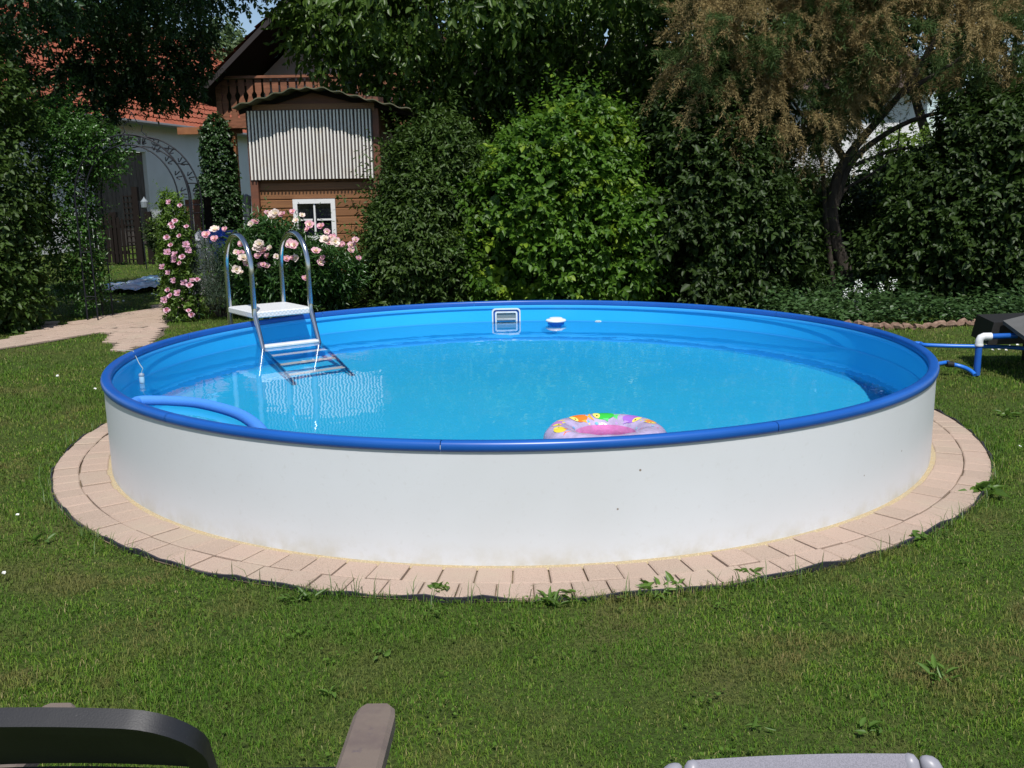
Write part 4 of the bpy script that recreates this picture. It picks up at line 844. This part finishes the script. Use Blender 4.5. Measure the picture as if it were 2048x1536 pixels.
b = MB(); b.tube(spline([Vector((tb.x, 11.3, 0)), Vector((tb.x+.05, 11.3, 1.3)), Vector((tb.x-.05, 11.2, 2.6)), Vector((tb.x-.1, 11, 4.2))]), .19, 12)
tr = b.build('trunk', m_bark, wal, smooth=80)
branches((tb.x, 11.2, 2.3), [(q[0], q[1], q[2]) for q in wb_], .07, wal, 'limb', 4, 32, .15)
# dark tree top left
tl_px = [(60, 60, 8.2, 150, 110, 1.0), (200, 40, 8.6, 130, 120, 1.0), (310, 60, 8.8, 100, 110, .9), (120, 190, 8.2, 90, 70, .7), (330, 150, 8.7, 45, 50, .5), (362, 90, 8.8, 28, 74, .5), (-60, 150, 8.0, 120, 130, 1.0), (140, -140, 7.5, 280, 150, 1.6), (-20, -60, 6.2, 220, 100, 1.2), (210, 120, 8.4, 60, 60, .5)]  # high and camera-side blobs extend the crown beyond view, added to darken it
tbb = [B(*p) for p in tl_px]; r_ = np.random.default_rng(41); tb = at(-60, 500, 8.4)
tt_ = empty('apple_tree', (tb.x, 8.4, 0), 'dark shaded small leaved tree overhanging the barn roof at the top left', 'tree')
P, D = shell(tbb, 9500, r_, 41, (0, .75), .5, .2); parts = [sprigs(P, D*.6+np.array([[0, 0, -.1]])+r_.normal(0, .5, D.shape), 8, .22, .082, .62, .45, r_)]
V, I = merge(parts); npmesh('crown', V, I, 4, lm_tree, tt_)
b = MB(); b.tube(spline([Vector((tb.x, 8.4, 0)), Vector((tb.x+.1, 8.4, 1.2)), Vector((tb.x, 8.3, 2.4)), Vector((tb.x+.3, 8.2, 3.4))]), .16, 12); b.build('trunk', m_bark, tt_, smooth=80)
branches((tb.x, 8.4, 2.0), [(q[0], q[1], q[2]) for q in tbb], .06, tt_, 'limb', 4, 42, .15)
# far tree in the sky gap
r_ = np.random.default_rng(51); fb = [B(450, 122, 42, 34, 50, 2.5), B(415, 165, 42, 46, 56, 2.5), B(490, 160, 44, 42, 50, 2.5), B(395, 115, 42, 20, 28, 2)]
ft = empty('distant_tree', (fb[0][0], 42, 0), 'pale green distant tree against the blue sky beside the red roof', 'tree')
P, D = shell(fb, 3000, r_, 51, (0, .5), .7, .2); V, I = sprigs(P, D+r_.normal(0, .5, D.shape), 5, .45, .26, .6, .3, r_); npmesh('crown', V, I, 4, lm_far, ft); branches((fb[0][0], 42, 0), [(q[0], q[1], q[2]) for q in fb], .25, ft, 'trunk', 4, 52, .4)

# tamarisk
TB = gnd(1700, 592); tm = empty('tamarisk_tree', (TB.x, TB.y, 0), 'feathery tamarisk with leaning trunk and brownish pink faded plumes at the top right', 'tree')
def tp_(px, py, dy=0): return at(px, py, TB.y+dy)
stems = [([(1700, 600), (1690, 540), (1672, 480), (1664, 410), (1680, 340), (1722, 280), (1770, 225), (1830, 150), (1880, 60)], .105, 0), ([(1670, 600), (1662, 530), (1652, 450), (1648, 380), (1640, 310), (1610, 240), (1560, 170), (1500, 110)], .045, -.1), ([(1668, 420), (1700, 330), (1760, 275), (1840, 235), (1940, 215), (2060, 190)], .055, .1), ([(1690, 320), (1640, 240), (1600, 170), (1580, 60)], .05, 0), ([(1760, 240), (1750, 160), (1700, 60), (1680, -60)], .05, .1), ([(1800, 190), (1900, 130), (2000, 60)], .04, -.2), ([(1710, 330), (1790, 300), (1880, 290), (1960, 250)], .028, .1), ([(1665, 430), (1690, 380), (1740, 350), (1790, 310), (1800, 240)], .03, .3)]
b = MB()
for P, r0x, dy in stems:
    Q = spline([tp_(x, y, dy*i/len(P)) for i, (x, y) in enumerate(P)], 5); b.tube(Q, [r0x*(1-.75*i/(len(Q)-1)) for i in range(len(Q))], 9)
b.build('trunk', mat('bark_tamarisk', (.045, .036, .027), .9, var=(8, (.08, .065, .05), .4, .7), stretch=(3, 3, .7), bump=(36, .9, .012)), tm, smooth=80)
cl_px = [(1430, 60, 6.6, 75, 75, .5), (1540, 90, 6.6, 110, 100, .6), (1470, 210, 6.5, 60, 60, .4), (1560, 210, 6.6, 90, 70, .5), (1680, 60, 6.8, 120, 100, .7), (1660, 200, 6.8, 80, 70, .5), (1800, 60, 7.0, 130, 110, .7), (1950, 90, 7.0, 130, 110, .7), (2060, 130, 6.8, 110, 100, .7), (1600, -80, 6.6, 220, 110, .9), (1900, -90, 6.8, 260, 120, 1.0), (1400, 130, 6.4, 45, 55, .3), (1850, 60, 6.2, 200, 50, .6), (1500, 20, 6.1, 120, 50, .5)]
cb = [B(*p) for p in cl_px]; r_ = np.random.default_rng(61)
def plumes(n, nf, seed, lsz, drp):
    r = np.random.default_rng(seed); nb_ = n//11; P0_, D0_ = shell(cb, nb_, r, 61, (0.05, .55), .6, .2); D0_ = unit(D0_*.6+r.normal(0, .45, D0_.shape)+np.array([[0, -.15, .15]])); id_ = np.repeat(np.arange(nb_), 11); n = len(id_); t0_ = r.uniform(-.15, .25, n); d = unit(D0_[id_]+r.normal(0, .30, (n, 3))); P = P0_[id_]+D0_[id_]*t0_[:, None]; L = r.uniform(.20, .48, n); out = []
    for j in range(nf):
        t = r.random(n)**.8; p = P+d*(L*t)[:, None]+np.array([[0, 0, -1.]])*(drp*L*t*t)[:, None]; tg = unit(d+np.array([[0, 0, -1.]])*(2*drp*t)[:, None])
        side = unit(r.normal(size=(n, 3))); p = p+side*(.035*(1-.6*t)*r.random(n))[:, None]; ax = tg*.7+side*.8; ll = lsz*r.uniform(.6, 1.5, n); a = unit(ax); s = unit(np.cross(a, r.normal(size=(n, 3)))); w = (.0034*r.uniform(.7, 1.4, n))[:, None]; l_ = ll[:, None]
        V = np.stack([p-s*w, p+s*w, p+a*l_+s*w*.5, p+a*l_-s*w*.5], 1).reshape(-1, 3); I = np.arange(n*4); out.append((V, I))
    return merge(out)
V, I = plumes(5200, 64, 62, .034, .60); npmesh('plumes', V, I, 4, leafmat('tamarisk_bloom', (.205, .155, .068), (.29, .22, .10), .3, .8, spec=.1, tcol=(.30, .23, .09)), tm)
V, I = plumes(2200, 52, 63, .052, .35); npmesh('foliage', V, I, 4, leafmat('tamarisk_green', (.035, .065, .016), (.06, .095, .026), .25, .7, spec=.2), tm)

# peony bush with blossoms
shrub('peony_bush', [B(590, 555, 6.0, 105, 62, .5), B(650, 548, 6.0, 60, 45, .45), B(552, 492, 6.1, 42, 40, .35), B(500, 545, 6.0, 40, 48, .4)], 1900, 6, .20, .125, .24, .15, leafmat('leaf_peony', (.022, .062, .014), (.04, .095, .02), .25, .32), 26, 'large peony bush in full bloom behind the pool ladder', 'flowering bush', up=.9, core=.3)
peony = bpy.data.objects['peony_bush']
shrub('clematis', [B(350, 440, 5.75, 15, 45, .12), B(354, 500, 5.75, 21, 60, .15), B(360, 570, 5.7, 27, 65, .2), B(366, 615, 5.65, 28, 30, .2)], 1500, 6, .11, .062, .42, .35, leafmat('leaf_clematis', (.05, .11, .015), (.10, .17, .025), .35, .4), 27, 'pink flowering climber covering the right side of the iron arch', 'climbing plant', core=.2, amp=.2, trunk=False)
clem = bpy.data.objects['clematis']
def flower_mesh(name, m1, m2, R0, seed, npet=9, layers=3):
    r = np.random.default_rng(seed); b = MB()
    for L in range(layers):
        for k in range(npet):
            a = 2*PI*(k+.5*L)/npet+r.normal(0, .12); rr = R0*(1-.24*L)*r.uniform(.8, 1.12); tilt = .25+.42*L+r.normal(0, .12); d = Vector((math.cos(a), math.sin(a), 0)); s = Vector((-math.sin(a), math.cos(a), 0)); u = Vector((0, 0, 1)); ax = d*math.cos(tilt)+u*math.sin(tilt); nn = -d*math.sin(tilt)+u*math.cos(tilt); w = rr*.42
            P = [ax*rr*.08, ax*rr*.5+s*w*.8+nn*rr*.06, ax*rr*.92+s*w*.6+nn*rr*.16, ax*rr*1.0+nn*rr*.2, ax*rr*.92-s*w*.6+nn*rr*.16, ax*rr*.5-s*w*.8+nn*rr*.06]
            b.add(P, [(0, 1, 2, 3), (0, 3, 4, 5)], 0 if L == 0 or r.random() < .35 else 1)
    b.lathe([(0, R0*.1), (R0*.16, R0*.12), (R0*.18, R0*.28), (0, R0*.34)], n=7, mi=2)
    me_o = b.build(name, [m1, m2, mat('stamen_'+name, (.62, .45, .10), .7)]); me = me_o.data; bpy.data.objects.remove(me_o); return me
def petal(name, c, tr=.3):
    m = leafmat(name, c, tuple(min(.9, x*1.12) for x in c), tr, .55, spec=.2, tcol=tuple(min(.9, x*1.1) for x in c)); return m
pm = [flower_mesh('peony_a', petal('petal_pink', (.68, .42, .48)), petal('petal_cream', (.76, .70, .56)), .070, 1), flower_mesh('peony_b', petal('petal_pale', (.74, .62, .58)), petal('petal_white', (.80, .74, .62)), .070, 2), flower_mesh('peony_c', petal('petal_rose', (.62, .32, .42)), petal('petal_blush', (.74, .52, .50)), .062, 3)]
cm = [flower_mesh('clem_a', petal('petal_mauve', (.56, .32, .42)), petal('petal_mauve_light', (.68, .42, .50)), .045, 4, 7, 3), flower_mesh('clem_b', petal('petal_shell', (.68, .45, .52)), petal('petal_deep', (.52, .18, .30)), .041, 5, 7, 3)]
def place_flowers(parent, meshes, pts, Y, seed, name='blossom', sc=(.8, 1.2)):
    r = random.Random(seed)
    for i, (px, py) in enumerate(pts):
        p = at(px+r.uniform(-3, 3), py+r.uniform(-2, 2), Y+r.uniform(-.12, .12)); o = bpy.data.objects.new(name, meshes[r.randrange(len(meshes))]); COL.objects.link(o); o.parent = parent; o.location = p-parent.location
        dr = Vector((r.uniform(-.5, .5), -1+r.uniform(-.2, .4), r.uniform(.25, .9))); o.rotation_euler = dr.to_track_quat('Z', 'Y').to_euler(); s = r.uniform(*sc); o.scale = (s, s, s)
pe = [(415, 470), (430, 478), (452, 458), (428, 462), (470, 505), (482, 508), (488, 518), (497, 515), (492, 527), (476, 538), (484, 544), (518, 498), (521, 490), (526, 504), (541, 497), (516, 512), (536, 512), (553, 515), (520, 530), (535, 533), (525, 528), (486, 488), (545, 432), (553, 428), (562, 430), (535, 428), (512, 446), (506, 447), (583, 425), (604, 430), (592, 440), (583, 482), (578, 490), (590, 492), (573, 520), (585, 516), (594, 517), (617, 450), (640, 452), (615, 460), (635, 502), (644, 517), (641, 525), (651, 480), (657, 485), (668, 483), (677, 490), (683, 487), (662, 476), (711, 482), (703, 490), (700, 500), (708, 502), (652, 465), (664, 474), (718, 518), (612, 556), (672, 478)]
place_flowers(peony, pm, pe, 5.37, 3, sc=(.6, 1.1))
cl = [(340, 406), (358, 412), (341, 447), (348, 440), (362, 470), (333, 476), (376, 455), (341, 492), (335, 503), (353, 508), (364, 512), (375, 500), (362, 526), (328, 532), (334, 545), (345, 560), (338, 578), (340, 592), (330, 598), (392, 558), (378, 570), (368, 568), (332, 620), (380, 620), (382, 630), (352, 520), (347, 455), (372, 488), (385, 560), (356, 587)]
place_flowers(clem, cm, cl, 5.40, 4, sc=(.75, 1.15))
# white phlox in the right bed
phx = empty('white_phlox', tuple(gnd(1712, 640).xy)+(0,), 'clump of white flowers on thin stems at the foot of the tamarisk', 'flowers')
b = MB(); wf = []
for px, py in ((1715, 562), (1720, 570), (1712, 578), (1695, 580), (1690, 592), (1718, 585), (1714, 605), (1718, 620), (1760, 570), (1787, 562), (1786, 575), (1735, 588), (1762, 580)):
    q = at(px, py, 5.0+rng.uniform(-.1, .2)); b.tube([(q.x+rng.uniform(-.05, .05), q.y, 0), tuple(q)], .004, 4)
    for k in range(16): wf.append(tuple(q+Vector(tuple(rng.normal(0, .017, 3)))))
b.build('stems', mat('stem_green', (.05, .09, .02), .7), phx); wf = np.array(wf); V, I = leaves(wf, rng.normal(size=wf.shape), np.array([[0, -.6, .8]])+rng.normal(0, .3, wf.shape), np.full(len(wf), .015), np.full(len(wf), .014)); npmesh('flower_heads', V, I, 4, petal('petal_phlox', (.72, .74, .70)), phx)

# ground cover and tall grasses: masses nobody could count
def cover(name, poly_px, n, h, l, wr, m, seed, label=None, k=5):
    r = np.random.default_rng(seed); P = [(gnd(*p).x, gnd(*p).y) for p in poly_px]; xs = [p[0] for p in P]; ys = [p[1] for p in P]; x = r.uniform(min(xs), max(xs), n*6); y = r.uniform(min(ys), max(ys), n*6); ok = in_poly(x, y, P) & (x*x+y*y > 2.62**2); x = x[ok][:n]; y = y[ok][:n]
    hh = h*(.5+.5*np.abs(np.sin(x*2.3+1)*np.cos(y*3.1)))*r.uniform(.5, 1.2, len(x)); c = np.stack([x, y, hh*.2], 1); V, I = sprigs(c, np.stack([r.normal(0, .3, len(x)), r.normal(0, .3, len(x)), np.ones(len(x))], 1), k, 1.0, l, wr, .2, r); 
    # rescale sprig heights
    V = V.reshape(len(x) if False else -1, 3); return V, I, c, hh
def cover2(name, poly_px, n, h, l, wr, m, seed, k=5, loc=None):
    r = np.random.default_rng(seed); P = [(gnd(*p).x, gnd(*p).y) for p in poly_px]; xs = [p[0] for p in P]; ys = [p[1] for p in P]; x = r.uniform(min(xs), max(xs), n*8); y = r.uniform(min(ys), max(ys), n*8); ok = in_poly(x, y, P) & (x*x+y*y > 2.60**2); x = x[ok][:n]; y = y[ok][:n]; N = len(x)
    hh = h*(.35+.65*np.abs(np.sin(x*2.3+1)*np.cos(y*3.1+x)))*r.uniform(.5, 1.2, N); out = []
    for j in range(k):
        t = (j+1)/k; a = r.uniform(0, 6.28, N); side = np.stack([np.cos(a), np.sin(a), np.zeros(N)], 1); p = np.stack([x, y, hh*t], 1)+side*.02; out.append(leaves(p, side+np.array([[0, 0, .35-.5*(t < .8)]])+r.normal(0, .2, (N, 3)), np.array([[0, 0, 1.]])+side*.3+r.normal(0, .3, (N, 3)), l*r.uniform(.6, 1.2, N), l*wr*r.uniform(.8, 1.2, N)))
    V, I = merge(out); V[:, 2] = np.maximum(V[:, 2], .002); return npmesh(name, V, I, 4, m, loc=loc, tags=dict(kind='stuff'))
cover2('ground_cover', [(1560, 640), (1700, 650), (1900, 648), (2080, 652), (2100, 560), (1900, 590), (1600, 575), (1450, 600)], 3600, .34, .075, .5, leafmat('leaf_cover', (.028, .065, .018), (.045, .09, .025), .2, .45), 71)
cover2('bed_plants', [(640, 640), (700, 618), (900, 606), (1100, 604), (1300, 606), (1500, 622), (1500, 590), (1100, 588), (700, 592), (600, 610)], 2200, .20, .08, .45, lm_dark, 72)
# ---- lawn grass blades
def blades(x, y, h, w, lean, r, z0=-.012):
    N = len(x); a = r.uniform(0, 6.28, N); d = np.stack([np.cos(a), np.sin(a), np.zeros(N)], 1); s = np.stack([-np.sin(a+r.normal(0, .5, N)), np.cos(a), np.zeros(N)], 1); s = unit(s); p = np.stack([x, y, np.full(N, z0)], 1); h = h[:, None]; w = w[:, None]; L = lean[:, None]
    m1 = p+d*h*L*.35+np.array([[0, 0, .62]])*h; T = p+d*h*L+np.array([[0, 0, 1.]])*h*np.sqrt(np.maximum(.05, 1-(L*.8)**2))
    V = np.stack([p-s*w*.5, p+s*w*.5, m1+s*w*.42, m1-s*w*.42, T], 1).reshape(-1, 3); o = (np.arange(N)*5)[:, None]; I = (o+np.array([[0, 1, 2, 3]])).ravel(); I2 = (o+np.array([[3, 2, 4, 4]])).ravel(); return V, o
def grassmat():
    m = bpy.data.materials.new('grass_blades'); m.use_nodes = True; g = NT(m); b = g.n['Principled BSDF']; ge = g.new('ShaderNodeNewGeometry'); v = coords(g)
    c = ramp(g, ge.outputs['Random Per Island'], [(0, (.046, .120, .009)), (.40, (.105, .205, .017)), (.74, (.175, .275, .030)), (.90, (.24, .25, .055)), (1, (.44, .36, .18))])
    dry = ramp(g, noise(g, v, 2.6, 6, .7), [(.49, (0, 0, 0)), (.60, (.8, .8, .8))]); c = mixc(g, dry, c, (.20, .16, .06))
    dk = ramp(g, noise(g, v, .8, 4, .6), [(.35, (.65, .65, .65)), (.6, (0, 0, 0))]); c = mixc(g, dk, c, (.055, .145, .013))
    g.link(c, b.inputs['Base Color']); b.inputs['Roughness'].default_value = .6; b.inputs['Specular IOR Level'].default_value = .15
    t = g.new('ShaderNodeBsdfTranslucent'); g.link(c, t.inputs[0]); mx = g.new('ShaderNodeMixShader'); mx.inputs[0].default_value = .3; g.link(b.outputs[0], mx.inputs[1]); g.link(t.outputs[0], mx.inputs[2]); g.link(mx.outputs[0], g.n['Material Output'].inputs[0]); return m
m_grass = grassmat()
def scatter(n, r, near=True):
    """sample lawn points with density falling with distance from the camera"""
    D = 2.0+ (r.random(n)**1.35)*(20 if not near else 6.5); az = r.uniform(-.56, .56, n); x = D*np.sin(az); y = CAM.y+D*np.cos(az); return x, y, D
def lawn_ok(x, y):
    ok = (x*x+y*y > 2.792**2)
    for p in paths: ok &= ~in_poly(x, y, p)
    return ok
r_ = np.random.default_rng(81); parts = []
x = []; y = []; D = []
for dmin, dmax, dens in ((2.0, 3.2, 23000), (3.2, 4.6, 15000), (4.6, 6.5, 8500), (6.5, 9.5, 3600), (9.5, 14, 1500), (14, 30, 260)):
    azm = .95 if dmax > 3.5 else .66; area = azm*(dmax**2-dmin**2); n = int(area*dens); d2 = np.sqrt(r_.uniform(dmin**2, dmax**2, n)); az = r_.uniform(-azm, azm, n); far_ = np.abs(az) < .58; far_ |= r_.random(n) < .55; d2 = d2[far_]; az = az[far_]; x.append(d2*np.sin(az)); y.append(CAM.y+d2*np.cos(az)); D.append(d2)
x = np.concatenate(x); y = np.concatenate(y); D = np.concatenate(D); ok = lawn_ok(x, y)
x = x[ok]; y = y[ok]; D = D[ok]; N = len(x)
tuft = .5+.5*np.sin(x*9+3*np.sin(y*7))*np.sin(y*11+2*np.sin(x*6)); big = np.sin(x*1.7+1)*np.sin(y*2.1)
h = (.008+.008*tuft+.004*big)*r_.uniform(.5, 1.6, N)*(1+.07*D); rr_ = np.hypot(x, y); h *= 1+.7*np.exp(-((rr_-2.80)/.05)**2); w = r_.uniform(.0012, .0030, N)*(1+.16*np.maximum(D-2.5, 0)); V, o = blades(x, y, h, w, r_.uniform(.25, 1.15, N), r_)
I = np.concatenate([(o+np.array([[0, 1, 2, 3]])).ravel()]); 
def tri_mesh(name, V, o, m, loc=None, tags=None, parent=None):
    I = (o+np.array([[0, 1, 2, 0, 2, 3, 3, 2, 4]])).ravel(); return npmesh(name, V, I, 3, m, parent, loc, tags)
tri_mesh('lawn_grass', V, o, m_grass, tags=dict(kind='stuff'))
# clover and broad leaved patches in the turf
r2 = np.random.default_rng(88); cx_ = []; 
for k in range(520):
    d2 = math.sqrt(r2.uniform(2.1**2, 9**2)); az = r2.uniform(-.55, .55); c = (d2*math.sin(az), CAM.y+d2*math.cos(az)); m_ = int(r2.integers(3, 34)); sp = r2.uniform(.02, .12); cx_.append(np.array(c)+r2.normal(0, sp, (m_, 2)))
q2 = np.concatenate(cx_); q2 = q2[lawn_ok(q2[:, 0], q2[:, 1])]; n2_ = len(q2); a = r2.uniform(0, 6.28, n2_); ax = np.stack([np.cos(a), np.sin(a), r2.uniform(-.1, .5, n2_)], 1); ll = r2.uniform(.006, .017, n2_)
V, I = leaves(np.stack([q2[:, 0], q2[:, 1], r2.uniform(.004, .020, n2_)], 1), ax, np.array([[0, 0, 1.]])+r2.normal(0, .25, (n2_, 3)), ll, ll*r2.uniform(.5, .95, n2_)); npmesh('clover', V, I, 4, leafmat('leaf_clover', (.05, .11, .012), (.085, .155, .022), .3, .6, spec=.15), tags=dict(kind='stuff'))
# long grass by the playhouse and along the paving edge
P = [(gnd(*p).x, gnd(*p).y) for p in [(600, 625), (690, 612), (760, 600), (740, 585), (640, 590), (560, 612)]]; xs = [p[0] for p in P]; ys = [p[1] for p in P]
x = r_.uniform(min(xs), max(xs), 14000); y = r_.uniform(min(ys), max(ys), 14000); ok = in_poly(x, y, P); x = x[ok]; y = y[ok]; N = len(x)
V, o = blades(x, y, r_.uniform(.12, .38, N), np.full(N, .006), r_.uniform(.2, .9, N), r_)
a = r_.uniform(0, 6.28, 900); rr_ = 2.80+np.abs(r_.normal(0, .03, 900)); V2, o2 = blades(rr_*np.cos(a), rr_*np.sin(a), r_.uniform(.04, .12, 900), np.full(900, .0035), r_.uniform(.2, .9, 900), r_)
tri_mesh('tall_grass', np.concatenate([V, V2]), np.concatenate([o, o2+len(V)]), leafmat('long_grass', (.05, .10, .02), (.09, .15, .03), .3, .5), tags=dict(kind='stuff'))
# weeds (dandelion rosettes) growing at the paving edge and in the lawn
lm_weed = leafmat('leaf_weed', (.055, .115, .014), (.09, .165, .024), .3, .45)
def weed(px, py, sz, n, label, seed, name='dandelion_weed'):
    r = np.random.default_rng(seed); c = gnd(px, py); a = r.uniform(0, 6.28, n); el = r.uniform(.15, 1.0, n); ax = np.stack([np.cos(a)*np.cos(el), np.sin(a)*np.cos(el), np.sin(el)], 1); pos = np.tile(np.array([[c.x, c.y, .002]]), (n, 1))+r.normal(0, .006, (n, 3))*[1, 1, 0]
    pos += r.normal(0, sz*.22, (n, 3))*[1, 1, 0]; l = sz*(.60 if math.hypot(c.x, c.y) < 2.95 else .50)*r.uniform(.4, 1.15, n); wr_ = r.uniform(.28, .5); V, I = leaves(pos, ax, np.array([[0, 0, 1.]])+r.normal(0, .4, (n, 3)), l, l*wr_*r.uniform(.7, 1.3, n), .25, .45); V[:, 2] = np.maximum(V[:, 2], .003); npmesh(name, V, I, 4, lm_weed, loc=(c.x, c.y, 0), tags=dict(label=label, category='weed', group='weeds around the pool paving'))
weed(882, 1180, .075, 22, 'small bright green weed growing out of the inner pavers in front', 91)
weed(612, 1196, .09, 14, 'leafy weed at the paving edge left of the front centre', 92)
weed(572, 1200, .07, 10, 'low weed in the grass just left of another edge weed', 93)
weed(1100, 1205, .09, 22, 'ragged weed clump at the front paving edge under the swim ring', 94)
weed(1145, 1192, .075, 8, 'upright weed beside a larger clump at the front paving edge', 95)
weed(1305, 1180, .11, 20, 'largest dandelion clump at the front right paving edge', 96)
weed(1345, 1172, .09, 14, 'dandelion touching the right side of the largest clump', 97)
weed(1505, 1150, .08, 12, 'dandelion at the paving edge towards the right', 98)
weed(1838, 1075, .09, 12, 'dark leaved weed where the right paving edge begins to curve back', 99)
weed(1965, 985, .16, 16, 'spreading dandelion overlapping the far right pavers', 100)
weed(1880, 1352, .10, 20, 'clover like weed patch in the lawn at the lower right', 101)
weed(660, 1385, .08, 8, 'pale broad leaved weed in the lawn above the brown armrest', 102)
weed(760, 1310, .07, 9, 'small light green rosette in the lawn below the front paving', 103)
weed(70, 1085, .09, 10, 'flat light green weed in the lawn left of the paving', 104)
weed(1520, 1455, .08, 9, 'bright weed in the lawn above the grey chair', 105)
weed(1740, 1460, .07, 8, 'small weed in the lawn above the right end of the grey chair', 106)
weed(2015, 830, .12, 16, 'leafy weed in the grass beside the shadow at the right edge', 107)
weed(1830, 745+70, .06, 8, 'tiny weed in the grass right of the pool wall', 108)
# daisies
dm = flower_mesh('daisy', petal('petal_daisy', (.78, .78, .76)), petal('petal_daisy2', (.80, .80, .78)), .013, 9, 10, 1)
dpts = [(35, 1030), (8, 1146), (115, 752), (190, 778), (215, 603), (203, 603), (225, 600), (236, 604), (247, 602), (208, 600), (305, 588), (312, 590), (1965, 673), (1975, 690), (1990, 690), (2005, 688), (2020, 692), (2035, 690), (2012, 700), (2042, 697), (1998, 699), (1985, 700), (2028, 686), (1960, 668), (2040, 893)]
for px, py in dpts:
    p = gnd(px, py, .03); o = bpy.data.objects.new('daisy', dm); COL.objects.link(o); o.location = p; s = .6+.07*max(0, (p-CAM).length-4); o.scale = (s, s, s); o.rotation_euler = (rng.uniform(.1, .7), rng.uniform(-.3, .3), 0)
    w_ = 'on the lawn beyond the arch' if px < 330 and py < 610 else ('in the grass behind the standpipe' if px > 1900 and py < 710 else ('in the grass right of the paving' if px > 1900 else 'in the lawn left of the pool'))
    tag(o, 'tiny white daisy '+w_, 'daisy', 'daisies scattered in the lawn')
